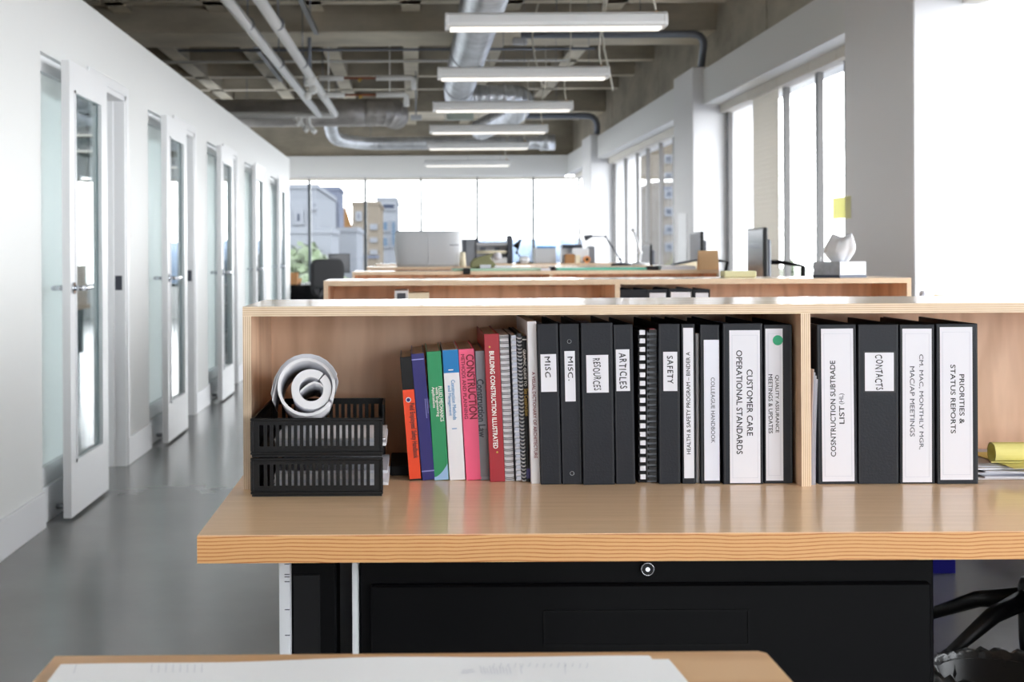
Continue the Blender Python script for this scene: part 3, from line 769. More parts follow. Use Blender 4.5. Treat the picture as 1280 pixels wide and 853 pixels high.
# ------------------------------------------------------------------ letter trays and paper rolls
TX0, TX1, TY, TD, TH = -0.275, -0.0535, 2.292, .315, .0675
def tray(label, z, paper_label, papers):
    t = thing('letter_tray', label, 'tray', (TX0, TY, z), group='two stacked mesh letter trays')
    W = TX1 - TX0
    def grille(x0, x1, yy, n, th=.003, axis='x', h0=.006, h1=TH - .002):
        g = B(); z0, z1 = h0, h1; e = .013
        def bx(a, b, c, d):
            if axis == 'x': g.box(a, b, yy, yy + th, c, d)
            else: g.box(yy, yy + th, a, b, c, d)
        bx(x0, x1, z0, z0 + .012); bx(x0, x1, z1 - .011, z1); bx(x0, x0 + e, z0 + .012, z1 - .011); bx(x1 - e, x1, z0 + .012, z1 - .011)
        p = (x1 - x0 - 2 * e) / n
        for k in range(1, n): bx(x0 + e + k * p - p * .29, x0 + e + k * p + p * .29, z0 + .012, z1 - .011)
        return g
    f = grille(0, W, 0, 19); f.build('front_grille', 'black_plastic', t)
    rim = B(); rim.box(-.002, W + .002, -.003, .001, TH - .006, TH - .001); rim.box(-.002, W + .002, -.003, .001, .004, .009)
    rim.box(-.002, .003, -.003, .001, .009, TH - .006); rim.box(W - .003, W + .002, -.003, .001, .009, TH - .006)
    rim.build('front_rim', 'black_plastic', t, bevel=.001)
    grille(0, W, TD, 17).build('back_grille', 'black_plastic', t)
    grille(.003, TD, 0, 22, axis='y').build('side_grille', 'black_plastic', t)
    # right side open with low lip
    B().box(W - .003, W, .2, TD, .006, TH - .002).build('side_panel', 'black_plastic', t)
    B().box(0, W, 0, TD + .003, 0, .006).build('base', 'black_plastic', t)
    for fx in (.01, W - .01):
        for fy in (.02, TD - .02): pass
    ps = thing('paper_stack', paper_label, 'papers', (TX0, TY, z + .0062), group='papers in the letter trays')
    zz = 0
    for k in range(papers):
        th = random.uniform(.003, .006); off = random.uniform(0, .004)
        ex = random.uniform(.004, .016) if k in (2, papers - 1) else -.004
        B().box(.035 + off, W + ex, .012 + off, .19 + off, zz, zz + th - .0003).build('sheet_bundle', 'paper' if k % 3 else 'paper_grey', ps)
        zz += th
    return t
tray('lower black letter tray, resting on the desk', DZ, 'white papers in the lower letter tray', 7)
tray('upper black letter tray, under the paper roll', DZ + TH, 'white papers in the upper letter tray', 5)

def spiral(cx, cz, r0, r1, turns, th, a0=0, n=26):
    ins, out = [], []; N = int(n * turns)
    for i in range(N + 1):
        f = i / N; a = a0 + f * turns * 2 * PI; r = r0 + (r1 - r0) * f
        ins.append((cx + r * math.cos(a), cz + r * math.sin(a))); out.append((cx + (r + th) * math.cos(a), cz + (r + th) * math.sin(a)))
    return ins, out
def sheet_extrude(b, ins, out, y0, y1, sh=0):
    A = [[b.bm.verts.new((x + s_, y, z)) for x, z in L] for L, y, s_ in ((ins, y0, 0), (out, y0, 0), (ins, y1, sh), (out, y1, sh))]
    n = len(ins)
    for i in range(n - 1):
        b.face([A[0][i], A[0][i + 1], A[1][i + 1], A[1][i]], 0); b.face([A[2][i], A[3][i], A[3][i + 1], A[2][i + 1]], 0)
        b.face([A[0][i], A[2][i], A[2][i + 1], A[0][i + 1]], 0, True); b.face([A[1][i], A[1][i + 1], A[3][i + 1], A[3][i]], 0, True)
    for i in (0, n - 1): b.face([A[0][i], A[1][i], A[3][i], A[2][i]], 0)
rollc = at(387, 484, 2.30)
rt = thing('paper_roll', 'loosely rolled white drawings lying on the upper letter tray', 'paper roll', (0, 0, 0))
rk = 2.30 / F; RSH, RDZ = -.022, -.054
def roll_extrude(b, ins, out, y0, y1):
    L4 = [[b.bm.verts.new((x + s_, y, z + dz)) for x, z in L] for L, y, s_, dz in ((ins, y0, 0, 0), (out, y0, 0, 0), (ins, y1, RSH, RDZ), (out, y1, RSH, RDZ))]
    n = len(ins)
    for i in range(n - 1):
        b.face([L4[0][i], L4[0][i + 1], L4[1][i + 1], L4[1][i]]); b.face([L4[2][i], L4[3][i], L4[3][i + 1], L4[2][i + 1]])
        b.face([L4[0][i], L4[2][i], L4[2][i + 1], L4[0][i + 1]], 0, True); b.face([L4[1][i], L4[1][i + 1], L4[3][i + 1], L4[3][i]], 0, True)
    for i in (0, n - 1): b.face([L4[0][i], L4[1][i], L4[3][i], L4[2][i]])
ci, co = at(389, 486.5, 2.3), at(383.5, 483.5, 2.3)
b = B(); ins, out = spiral(ci.x, ci.z, 15 * rk, 15.6 * rk, .985, 9.8 * rk, .9); roll_extrude(b, ins, out, 2.300, 2.60)
b.build('inner_roll', 'paper', rt)
b = B(); ins, out = spiral(co.x, co.z, 32.5 * rk, 33.2 * rk, .985, 3.6 * rk, -.5); roll_extrude(b, ins, out, 2.296, 2.60)
b.build('outer_roll', 'paper', rt)
for k in range(5):
    b = B(); rr = (37.6 + k * .8) * rk
    ins, out = spiral(co.x, co.z, rr, rr, .42 - k * .012, .0005, .28 + k * .03)
    lx, lz = ins[-1]
    for q in range(1, 6 - k % 2):
        ins.append((lx - .0016 * q - k * .0005, lz - .0068 * q)); out.append((lx - .0016 * q - .0006 - k * .0005, lz - .0068 * q))
    if k == 2: ins.insert(0, (ins[0][0] + .003, ins[0][1] - .010)); out.insert(0, (ins[0][0] + .0006, ins[0][1]))
    roll_extrude(b, ins, out, 2.291 + ((k * 37) % 5) * .003, 2.59); b.build('outer_sheet', 'paper', rt)
b = B()   # loose end curling inside the roll
pts = [at(375, 491, 2.3), at(380, 486, 2.3), at(386, 481.5, 2.3), at(393, 479, 2.3), at(400, 481, 2.3), at(404, 485, 2.3)]
ins = [(p.x, p.z) for p in pts]; out = [(p.x, p.z + .0028) for p in pts]; roll_extrude(b, ins, out, 2.301, 2.6); b.build('loose_end', 'paper', rt)

tag(B().box(0, .05, 0, .17, 0, .018).build('flat_case', 'black_soft', loc=(-.043, 2.50, DZ), bevel=.002), 'flat black case on the shelf between trays and books', 'case')

# right end: stack of papers and yellow pad
st = thing('paper_stack', 'untidy stack of papers and envelopes right of the binders', 'papers', (0, 0, DZ))
zz = 0.0005
for k, (xa, ya, w_, dd, rz, th) in enumerate(((1.012, 2.42, .24, .22, .04, .004), (1.02, 2.41, .24, .24, -.05, .003), (1.008, 2.43, .26, .2, .1, .004), (1.025, 2.42, .25, .22, -.12, .003), (1.0, 2.43, .25, .2, .16, .003), (1.004, 2.45, .26, .22, -.16, .0015))):
    B().box(0, w_, 0, dd, 0, th).build('sheet_bundle', 'paper_grey' if k % 2 else 'paper', st, loc=(xa + .005, ya, zz), rot=(0, 0, rz if rz < 0 else rz * .3)); zz += th + (.001 if k == 2 else 0.0003)
yp = thing('notepad', 'yellow ruled pad curled over on the papers at right', 'notepad', (0, 0, DZ + .0225))
b = B(); c = (1.10, .024)
pr_ = [(2.47 + .019 * math.cos(a), .0195 + .019 * math.sin(a)) for a in [(-PI / 2) + 2 * PI * k / 22 for k in range(20)]]
pr2 = [(2.47 + .0165 * math.cos(a), .0195 + .0165 * math.sin(a)) for a in [(-PI / 2) + 2 * PI * k / 22 for k in range(20)]]
b.prism(pr_ + pr2[::-1], 1.063, 1.30, 'x'); b.build('rolled_pages', 'yellow_pad', yp)
B().box(1.075, 1.30, 2.405, 2.60, 0, .0009).build('sheet', 'yellow_pad', yp)

# ------------------------------------------------------------------ under the near desk
cb = thing('filing_cabinet', 'black metal filing cabinet under the near desk', 'cabinet', (-.086, 2.13, 0))
W = .912
c = B(); c.box(0, W, 0.004, .46, .03, .715)
c.build('body', 'black_metal', cb, bevel=.003)
B().box(.018, W - .01, -.012, .004, .375, .655).build('drawer', 'black_metal', cb, bevel=.003)
B().box(.018, W - .01, -.012, .004, .05, .368).build('drawer', 'black_metal', cb, bevel=.003)
dlist = [o for o in cb.children if o.name.startswith('drawer')]
hd = B(); hx0, hx1 = .29, .615
hd.box(hx0, hx1, -.0135, -.012, .558, .561); hd.box(hx0, hx1, -.0145, -.012, .612, .615); hd.box(hx1 - .003, hx1, -.0135, -.012, .561, .612); hd.box(hx0, hx0 + .003, -.0135, -.012, .561, .612)
hd.build('handle', 'handle_edge', dlist[0])
lk = B(); ck = at(809, 711, 2.13); lxk, lzk = ck.x + .086, .677
lk.cyl((lxk, -.004, lzk), (lxk, .006, lzk), .0105, 24); lk.build('lock', 'black_plastic', cb)
ring = B().sweep([(lxk + math.cos(a) * .0098, -.0045, lzk + math.sin(a) * .0098) for a in [2 * PI * k / 24 for k in range(24)]], .0009, 6, closed=True)
ring.cyl((lxk, -.006, lzk), (lxk, -.004, lzk), .0035, 14); ring.box(lxk - .0006, lxk + .0006, -.0075, -.006, lzk - .003, lzk + .003)
ring.build('lock_ring', 'chrome', cb, label='chrome lock ring')

pn = thing('leg_panel', 'white metal desk end panel with small slots', 'desk panel', (at(349, 760, 2.06).x, 2.06, 0))
B().box(0, .0162, 0, .55, 0, .72).build('panel', 'white_plastic', pn, bevel=.001)
s_ = B()
for yy, hgt in ((706, 1), (719, 1), (722, 1), (728, 1), (763, 1), (795, 1)):
    z = at(355, yy, 2.06).z; s_.box(.0085, .0163, -.0008, .0, z, z + .0013)
s_.build('slots', 'dark_grey', pn)
tw = thing('computer_tower', 'black computer tower between the white panel and the cabinet', 'computer', (at(364, 760, 2.09).x, 2.09, 0))
B().box(0, .07, 0, .45, .12, .70).build('case', 'black_metal', tw, bevel=.003)
B().box(.004, .045, -.003, 0, .16, .68).build('front_cover', 'black_plastic', tw, bevel=.001)
B().box(0, .07, .02, .43, 0, .12).build('stand', 'black_soft', tw)
gp = thing('side_file_holder', 'light grey file holder against the left of the black cabinet', 'file holder', (at(419, 760, 2.08).x, 2.08, 0))
B().box(.0265, .0345, 0, .4, 0, .70).build('side_panel', 'white_plastic', gp)
B().box(0, .0262, .12, .125, 0, .70).build('back_panel', 'mid_grey', gp)
B().sweep([(.010, .02, .52), (.008, .02, .50), (.007, .02, .475), (.009, .02, .46)], .0026, 8).build('clip', 'grey_plastic', gp)
b = B(); b.prism([(.013, .3), (.022, .3), (.0165, .56)], .03, .034, 'y'); b.build('folder_edge', 'mid_grey', gp)

# office chair right, between the rows
def office_chair(label, loc, rz, sc=1.0, star=True):
    t = thing('office_chair', label, 'chair', loc, rz); t.scale = (sc,) * 3
    bs = B(); bs.lathe([(0, .06), (.03, .06), (.034, .10), (.036, .25), (.028, .27), (.0, .27)], seg=16)
    for k in range(5):
        a = 2 * PI * k / 5 + .25; ca, sa = math.cos(a), math.sin(a)
        bs.sweep([(.02 * ca, .02 * sa, .215), (.15 * ca, .15 * sa, .185), (.32 * ca, .32 * sa, .10)], lambda i: (.028, .024, .015)[i], 10)
    bs.build('star_base', 'black_plastic', t)
    for k in range(5):
        a = 2 * PI * k / 5 + .25; ca, sa = math.cos(a), math.sin(a)
        c = B()
        for o_ in (-.014, .014): c.cyl((.32 * ca - sa * (o_ - .009), .32 * sa + ca * (o_ - .009), .03), (.32 * ca - sa * (o_ + .009), .32 * sa + ca * (o_ + .009), .03), .03, 16)
        c.cyl((.32 * ca, .32 * sa, .03), (.32 * ca, .32 * sa, .10), .008, 8); c.build('caster', 'black_soft', t)
    B().cyl((0, 0, .25), (0, 0, .43), .018, 14).build('gas_lift', 'steel', t)
    B().box(-.1, .1, -.12, .12, .42, .45).build('tilt_mechanism', 'black_metal', t, bevel=.01)
    s = B().box(-.24, .24, -.24, .24, .45, .52); s.bevel(.03, 3); s.build('seat', 'black_soft', t)
    k = B(); n = 8
    for i in range(n):
        for j in range(1): pass
    rr = [(sx * .13 + .09 * math.cos(a), sz + .09 * math.sin(a)) for sx, sz, a0 in ((1, .89, 0), (-1, .89, PI / 2), (-1, .66, PI), (1, .66, 1.5 * PI)) for a in [a0 + PI / 2 * q / 5 for q in range(6)]]
    k.prism(rr, .24, .30, 'y'); k.bevel(.012, 2); k.build('backrest', 'black_soft', t)
    B().sweep([(0, .1, .43), (0, .24, .43), (0, .31, .50), (0, .31, .75)], .018, 10).build('back_support', 'black_plastic', t)
    for sx in (-1, 1):
        B().sweep([(sx * .24, .08, .46), (sx * .29, .06, .52), (sx * .29, .02, .66)], .014, 8).build('arm_post', 'black_plastic', t)
        a = B().box(sx * .29 - .035, sx * .29 + .035, -.14, .12, .66, .69); a.bevel(.01, 2); a.build('armrest', 'black_soft', t)
    return t
office_chair('black office chair rolled behind the right end of the near desk', (1.71, 3.72, 0), PI + .2)
bn = thing('waste_bin', 'black bin lined with a shiny black bag, lower right', 'bin', (1.25, 2.86, 0))
B().lathe([(0, 0), (.10, 0), (.135, .27), (.13, .27), (.097, .006), (0, .006)], seg=28).build('bucket', 'black_plastic', bn)
b = B(); rings = []
for j, (r, z) in enumerate(((.12, .12), (.128, .24), (.134, .285), (.146, .288), (.150, .265), (.148, .20))):
    rings.append([b.bm.verts.new(((r + random.uniform(-.003, .003) * (1 if j > 1 else .3)) * math.cos(2 * PI * k / 60), (r + random.uniform(-.003, .003)) * math.sin(2 * PI * k / 60), z + random.uniform(-.007, .007))) for k in range(60)])
for a, c2 in zip(rings, rings[1:]):
    for k in range(60): b.face([a[k], a[(k + 1) % 60], c2[(k + 1) % 60], c2[k]], 0, True)
b.build('bag_liner', 'bag', bn)
bb_ = thing('recycling_bin', 'blue recycling bin on the floor behind the near desk', 'bin', (1.705, 4.9, 0))
b = B(); b.box(0, .27, 0, .3, 0, .006)
for (x0, x1, y0, y1) in ((0, .27, 0, .006), (0, .27, .294, .3), (0, .006, .006, .294), (.264, .27, .006, .294)): b.box(x0, x1, y0, y1, .006, .33)
b.build('bucket', 'blue_bin', bb_); B().box(-.008, .278, -.008, .0, .31, .335).build('rim', 'blue_bin', bb_)

# ------------------------------------------------------------------ front table with drawings
tb = thing('side_table', 'small maple table in the foreground covered by drawings', 'table', (0, 0, 0))
rzt = math.radians(.35)
tb.location = (0, 1.392, 0); tb.rotation_euler = (0, 0, rzt)
top = B().prism([(-.372, 0), (.357, 0), (.3645, -.008), (.3645, -.92), (-.372, -.92)], DZ - .03, DZ, 'z'); top.build('tabletop', 'table_maple', tb, bevel=.0012)
for lx in (-.33, .33):
    for ly in (-.06, -.86): B().box(lx - .02, lx + .02, ly - .02, ly + .02, 0, DZ - .03).build('leg', 'black_metal', tb)
def drawing(label, corners, zoff, n=18, amp=.002):
    b = B(); g = []
    (ax, ay), (bx, by), (cx, cy), (dx, dy) = corners
    for j in range(n + 1):
        row = []
        for i in range(n + 1):
            u_, v_ = i / n, j / n
            x = (ax * (1 - u_) + bx * u_) * (1 - v_) + (dx * (1 - u_) + cx * u_) * v_
            y = (ay * (1 - u_) + by * u_) * (1 - v_) + (dy * (1 - u_) + cy * u_) * v_
            z = amp * (1.2 + math.sin(u_ * 7 + zoff * 900) * .6 + math.sin(u_ * 15 + v_ * 4) * .35) * max(0, 1 - v_ * 6)
            row.append(b.bm.verts.new((x, y, DZ + zoff + z)))
        g.append(row)
    for j in range(n):
        for i in range(n): b.face([g[j][i], g[j + 1][i], g[j + 1][i + 1], g[j][i + 1]], 0, True)
    return b
def px_on_table(px, py):
    p = at(px, py, 1.0); dirv = p - Vector((0, 0, CAMZ)); t = (DZ - CAMZ) / dirv.z
    return (dirv.x * t, t)
P1 = [px_on_table(76, 838), px_on_table(812, 827), (.29, .56), (-.34, .56)]
P2 = [px_on_table(500, 838), px_on_table(836, 830.5), (.33, .56), (-.2, .56)]
o = drawing('', P2, .0010).build('construction_drawing', 'plan_paper'); tag(o, 'lower drawing sheet showing at the right of the pile', 'drawing', 'drawing sheets on the front table')
o2 = drawing('', P1, .0042).build('construction_drawing', 'plan_paper'); tag(o2, 'topmost large drawing sheet spread over the front table', 'drawing', 'drawing sheets on the front table')
ln = B(); zt = DZ + .0078
def seg(a, b_, w=.0004):
    a, b_ = Vector((*px_on_table(*a), zt)), Vector((*px_on_table(*b_), zt)); ln.bar(a, b_, w, .0001)
for k in range(14): seg((735 - k * 9, 839 + (k % 2)), (733 - k * 9, 846 - (k % 3)))
for k in range(8): seg((190 + k * 9, 840.5), (189 + k * 9, 851))
for k in range(10): seg((600 + k * 4, 843 + k % 3), (603 + k * 4, 853))
seg((650, 840), (652, 853)); seg((706, 839), (707, 853)); seg((576, 852), (594, 850), .0012); seg((577, 849), (592, 847.5), .001); seg((96, 840), (92, 852))
ln.build('printed_lines', 'print_faint', o2)

# ------------------------------------------------------------------ ceiling fixtures
def lamp(label, yc, proto=None, L=1.22, xl=.188, zc=2.452):
    if proto: return dup(proto, (xl, yc, zc), label)
    t = thing('pendant_lamp', label, 'lamp', (xl, yc, zc), group='row of linear pendant lamps')
    prof = [(-.055, -.035), (-.075, -.028), (-.08, -.01), (-.07, .03), (-.05, .045), (.05, .045), (.07, .03), (.08, -.01), (.075, -.028), (.055, -.035)]
    B().prism(prof, .02, L - .02, 'x').build('housing', 'lamp_white', t)
    for x0, x1 in ((0, .02), (L - .02, L)):
        B().prism([(y * 1.04, z * 1.04) for y, z in prof], x0, x1, 'x').build('end_cap', 'lamp_white', t, bevel=.003)
    B().box(.03, L - .03, -.05, .05, -.046, -.035).build('diffuser', 'lamp_lens', t, label='ribbed pale diffuser')
    for x in (.62, 1.08): B().cyl((x, 0, .04), (x, 0, 1.048 if False else 3.5 - zc), .002, 6).build('suspension_cable', 'steel', t)
    pts = []
    for k in range(13):
        f = k / 12; pts.append((L - .05 - .03 * math.sin(f * 9) * (1 - f) + f * .05, 0.0, .04 + f * (3.5 - zc - .04)))
    B().sweep(pts, .006, 7).build('power_cord', 'cord', t)
    B().ball((L - .05, 0, .05), .012, 8).build('cord_plug', 'amber', t)
    return t
lp = lamp('nearest and largest linear pendant lamp', 7.43)
for lb, yy in (('second linear pendant lamp from the front', 9.58), ('third linear pendant lamp from the front', 11.75), ('fourth linear pendant lamp from the front', 13.9), ('fifth linear pendant lamp, in front of the low silver duct', 16.05), ('farthest linear pendant lamp, against the white far beam', 19.2), ('pendant lamp above the near desk, out of the picture', 5.28), ('pendant lamp above the foreground table', 3.13), ('pendant lamp above the camera', .98)):
    lamp(lb, yy, lp)

def arcpts(pts, r=.3, n=6):
    """round the corners of a polyline"""
    out = [Vector(pts[0])]
    for a, b_, c_ in zip(pts, pts[1:], pts[2:]):
        a, b_, c_ = Vector(a), Vector(b_), Vector(c_); u_ = (a - b_).normalized(); v_ = (c_ - b_).normalized()
        p, q = b_ + u_ * r, b_ + v_ * r
        for i in range(n + 1):
            f = i / n; out.append((p.lerp(b_, f)).lerp(b_.lerp(q, f), f))
    out.append(Vector(pts[-1])); return out
def ribbed(pts, r, pitch=.11, seg=20):
    """duct with raised seams at every pitch"""
    pts = [Vector(p) for p in pts]; res = []
    for a, b_ in zip(pts, pts[1:]):
        L_ = (b_ - a).length; n = max(1, int(L_ / pitch))
        for k in range(n):
            for f, rr in ((0, r), (.42, r), (.5, r * 1.035), (.58, r)): res.append((a.lerp(b_, (k + f) / n), rr))
    res.append((pts[-1], r))
    return B().sweep([p for p, _ in res], lambda i: res[i][1], seg)
t = thing('spiral_duct', 'large silver spiral duct running above the pendant lamps', 'duct', (0, 0, 0))
ribbed([(.56, 5.0, 3.09), (.55, 15.6, 3.09)], .172).build('duct_run', 'galvanised', t)
ribbed(arcpts([(.55, 15.6, 3.09), (.55, 16.5, 3.09), (1.37, 16.5, 3.09), (1.37, 17.5, 3.0), (1.0, 19.4, 2.95)], .26), .15, .09).build('duct_bend', 'galvanised', t)
for y in (8.9, 12.7, 15.2):
    B().cyl((.55, y, 3.09), (.55, y + .05, 3.09), .18, 20).build('collar', 'steel', t)
for y in (9.1, 10.3, 11.5): B().cyl((.72, y, 3.1), (.72, y, 3.5), .004, 6).build('hanger_rod', 'steel', t)
t = thing('main_duct', 'dull grey round duct crossing above the corridor', 'duct', (0, 0, 0))
ribbed([(X0 + .02, 18.0, 3.06), (-.62, 18.0, 3.06)], .185, .4).build('duct_run', 'duct_dull', t)
ribbed(arcpts([(-.62, 18.0, 3.06), (-.22, 18.0, 3.06), (-.22, 18.9, 3.1)], .3), .18, .12).build('duct_bend', 'duct_dull', t)
for x in (-3.5, -2.2, -1.0): B().cyl((x, 18.0, 3.24), (x, 18.0, SLAB), .006, 6).build('hanger_rod', 'steel', t)
t = thing('low_duct', 'slim silver duct running across under the ceiling at the far end', 'duct', (0, 0, 0))
ribbed(arcpts([(-1.15, 18.9, 3.06), (-1.12, 19.3, 2.82), (-.7, 19.9, 2.80), (2.05, 19.9, 2.80)], .2), .095, .12, 16).build('duct_run', 'galvanised', t)
B().cyl((1.9, 19.9, 2.8), (2.12, 19.9, 2.8), .115, 18).build('end_collar', 'galvanised', t)
for x in (-.6, .5, 1.5): B().cyl((x, 19.9, 2.88), (x, 19.9, SLAB), .005, 6).build('hanger_rod', 'steel', t)
# white pipes
def pipe(name, label, pts, r, mat, cat='pipe', r_bend=.08, hangers=()):
    t = thing(name, label, cat, (0, 0, 0))
    B().sweep(arcpts(pts, r_bend, 5), r, 12).build('pipe_run', mat, t)
    for h in hangers:
        B().cyl((h[0], h[1], h[2]), (h[0], h[1], 3.51), .006, 6).build('hanger_rod', 'steel', t)
        B().cyl((h[0], h[1] - .02, h[2] - r * .2), (h[0], h[1] + .02, h[2] - r * .2), r * 1.25, 12).build('clamp', 'steel', t)
    return t
pipe('sprinkler_pipe', 'left of the two white pipes running under the ceiling', [(-1.33, 4.0, 2.93), (-1.165, 17.0, 2.93)], .043, 'pipe_white', hangers=((-1.25, 10.3, 2.95), (-1.22, 12.4, 2.95), (-1.19, 14.9, 2.95)))
pipe('sprinkler_pipe', 'right of the two white pipes, turning left at its far end', [(-1.10, 4.0, 2.93), (-.955, 17.0, 2.93), (X0 + .05, 17.0, 2.93)], .043, 'pipe_white', hangers=((-1.02, 10.3, 2.95), (-1.0, 12.4, 2.95), (-.98, 14.9, 2.95)))
for i, (px, lb) in enumerate(((420, 'left'), (490, 'right'))):
    pass
def small_pipe(lb, y, z, x0, xa, xb, x1, end_up=True):
    t = thing('insulated_pipe', lb, 'pipe', (0, 0, 0))
    B().cyl((x0, y, z), (xa, y, z), .03, 12).build('insulation', 'pipe_white', t)
    B().cyl((xa, y, z), (xb, y, z), .014, 10).build('copper_pipe', 'copper', t, label='bare copper length')
    B().sweep(arcpts([(xb, y, z), (x1, y, z), (x1, y, z - .13)], .04, 4), .03, 12).build('insulation', 'pipe_white', t)
    for x in (x0 + .1, xb + .15): B().cyl((x, y, z), (x, y, SLAB), .008, 6).build('hanger_rod', 'pipe_white', t)
    B().ball(((xa + xb) / 2, y, z - .02), .02, 8).build('valve', 'ink_gold', t)
small_pipe('upper of two slim pipes with a bare copper length', 14.6, at(0, 100, 14.6).z, -1.0, at(430, 100, 14.6).x, at(470, 100, 14.6).x, at(517, 100, 14.6).x)
small_pipe('lower of two slim pipes with a bare copper length', 14.7, at(0, 121, 14.7).z, -1.0, at(431, 100, 14.7).x, at(470, 100, 14.7).x, at(508, 100, 14.7).x)
# unistrut channels and conduits along the ceiling
def rail(name, lb, p, q, w_, h_, mat, cat):
    t = thing(name, lb, cat, (0, 0, 0)); B().bar(p, q, w_, h_).build('channel', mat, t)
    n = 3
    for k in range(n):
        c_ = Vector(p).lerp(Vector(q), (k + .5) / n); B().cyl(c_, (c_.x, c_.y, SLAB), .006, 6).build('hanger_rod', 'steel', t)
    return t
rail('strut_channel', 'steel strut channel above the corridor, nearer the middle', (-.92, 8.4, 3.28), (-.9, 12.8, 3.28), .04, .04, 'steel', 'channel')
rail('strut_channel', 'steel strut channel left of the white pipes', (-1.70, 13.9, 3.45), (-1.70, 17.6, 3.45), .05, .04, 'steel', 'channel')
pipe('conduit', 'thick blue-grey conduit bending down onto the near beam column', [(1.05, 12.80, 3.25), (2.80, 12.80, 3.25), (2.80, 12.97, 2.955)], .035, 'conduit', 'conduit', .13)
# make it bend down into the top of the column
pipe('conduit', 'slim dark conduit running along the underside of the cross beam', [(-2.4, 13.85, 3.275), (1.9, 13.85, 3.275)], .014, 'conduit', 'conduit')
pipe('conduit', 'grey conduit curving down onto the far column', [(1.6, 20.15, 3.22), (2.80, 20.15, 3.22), (2.80, 20.3, 2.955)], .045, 'conduit', 'conduit', .2)
pipe('conduit', 'pale thin conduit crossing the ribs above the white pipes', [(-3.6, 16.1, 3.48), (1.9, 16.1, 3.48)], .014, 'pipe_white', 'conduit')
for lb, p in (('small junction box on the underside of the cross beam', at(650, 52, 13.3)), ('junction box hanging near the spiral duct elbow', at(520, 147, 17.2))):
    t = thing('junction_box', lb, 'junction box', p)
    B().box(-.07, .07, -.05, .05, -.03, .03).build('box', 'grey_plastic', t, bevel=.004); B().cyl((0, 0, .03), (0, 0, (3.3 if p.z > 3.2 else SLAB) - p.z), .008, 8).build('hanger_rod', 'steel', t)
t = thing('ceiling_unit', 'pale grey-green ballast box hanging behind the third lamp', 'junction box', at(575, 145, 17.0))
B().box(-.17, .17, -.08, .08, -.05, .05).build('box', 'ballast_grey', t, bevel=.005); B().cyl((-.12, 0, .05), (-.12, 0, .9), .005, 6).build('hanger_rod', 'steel', t); B().cyl((.12, 0, .05), (.12, 0, .9), .005, 6).build('hanger_rod', 'steel', t)
# sprinkler and pipe drops at the left
t = thing('sprinkler_drop', 'cluster of valve fittings hanging below the right white pipe', 'pipe fitting', at(387, 100, 13.2))
B().cyl((0, 0, 0), (0, 0, 3.55 - at(387, 100, 13.2).z), .018, 8).build('drop_pipe', 'conduit', t)
b = B(); b.cyl((0, 0, -.06), (0, 0, .03), .05, 12); b.ball((.03, 0, -.1), .045); b.ball((-.02, 0, -.16), .04); b.build('valve_body', 'pipe_white', t)
for i, (px, py) in enumerate(((366, 150), (376, 158), (386, 160))):
    p = at(px, py, 17.0)
    t = thing('pipe_stub', ['left', 'middle', 'right'][i] + ' of three short white pipe ends below the cross pipe', 'pipe', p)
    B().sweep(arcpts([(0, 0, 2.93 - p.z), (0, 0, .05), (.06, -.02, -.03)], .04, 3), .026, 10).build('pipe_run', 'pipe_white', t)
    B().cyl((.045, -.016, -.02), (.09, -.03, -.06), .034, 10).build('cap', 'pipe_white', t)
# curly cables over lamps
for i, (px, y, lb) in enumerate(((672, 12.6, 'looped white cable above the third lamp'), (760, 11.0, 'white cable hanging from the ribs above the second lamp'))):
    p = at(px, 60, y); top_ = SLAB
    b = B(); pts = [(0, 0, top_ - p.z)] + [(.05 * math.sin(k * .8), 0, (top_ - p.z) * (1 - k / 9) + (-.35) * (k / 9)) for k in range(1, 10)]
    o = b.sweep(pts, .008, 7).build('hanging_cable', 'cord', loc=p); tag(o, lb, 'cable')

# ------------------------------------------------------------------ things on the further rows
def simple(name, label, cat, x0, x1, y0, y1, z0, z1, mat, bevel=.003, group=None, rz=0):
    cx, cy = (x0 + x1) / 2, (y0 + y1) / 2
    o = B().box(x0 - cx, x1 - cx, y0 - cy, y1 - cy, 0, z1 - z0).build(name, mat, loc=(cx, cy, z0), rot=(0, 0, rz), bevel=bevel)
    return tag(o, label, cat, group)
S2, S3, S4, S5 = 2.364 + ROW, 2.364 + 2 * ROW, 2.364 + 3 * ROW, 2.364 + 4 * ROW
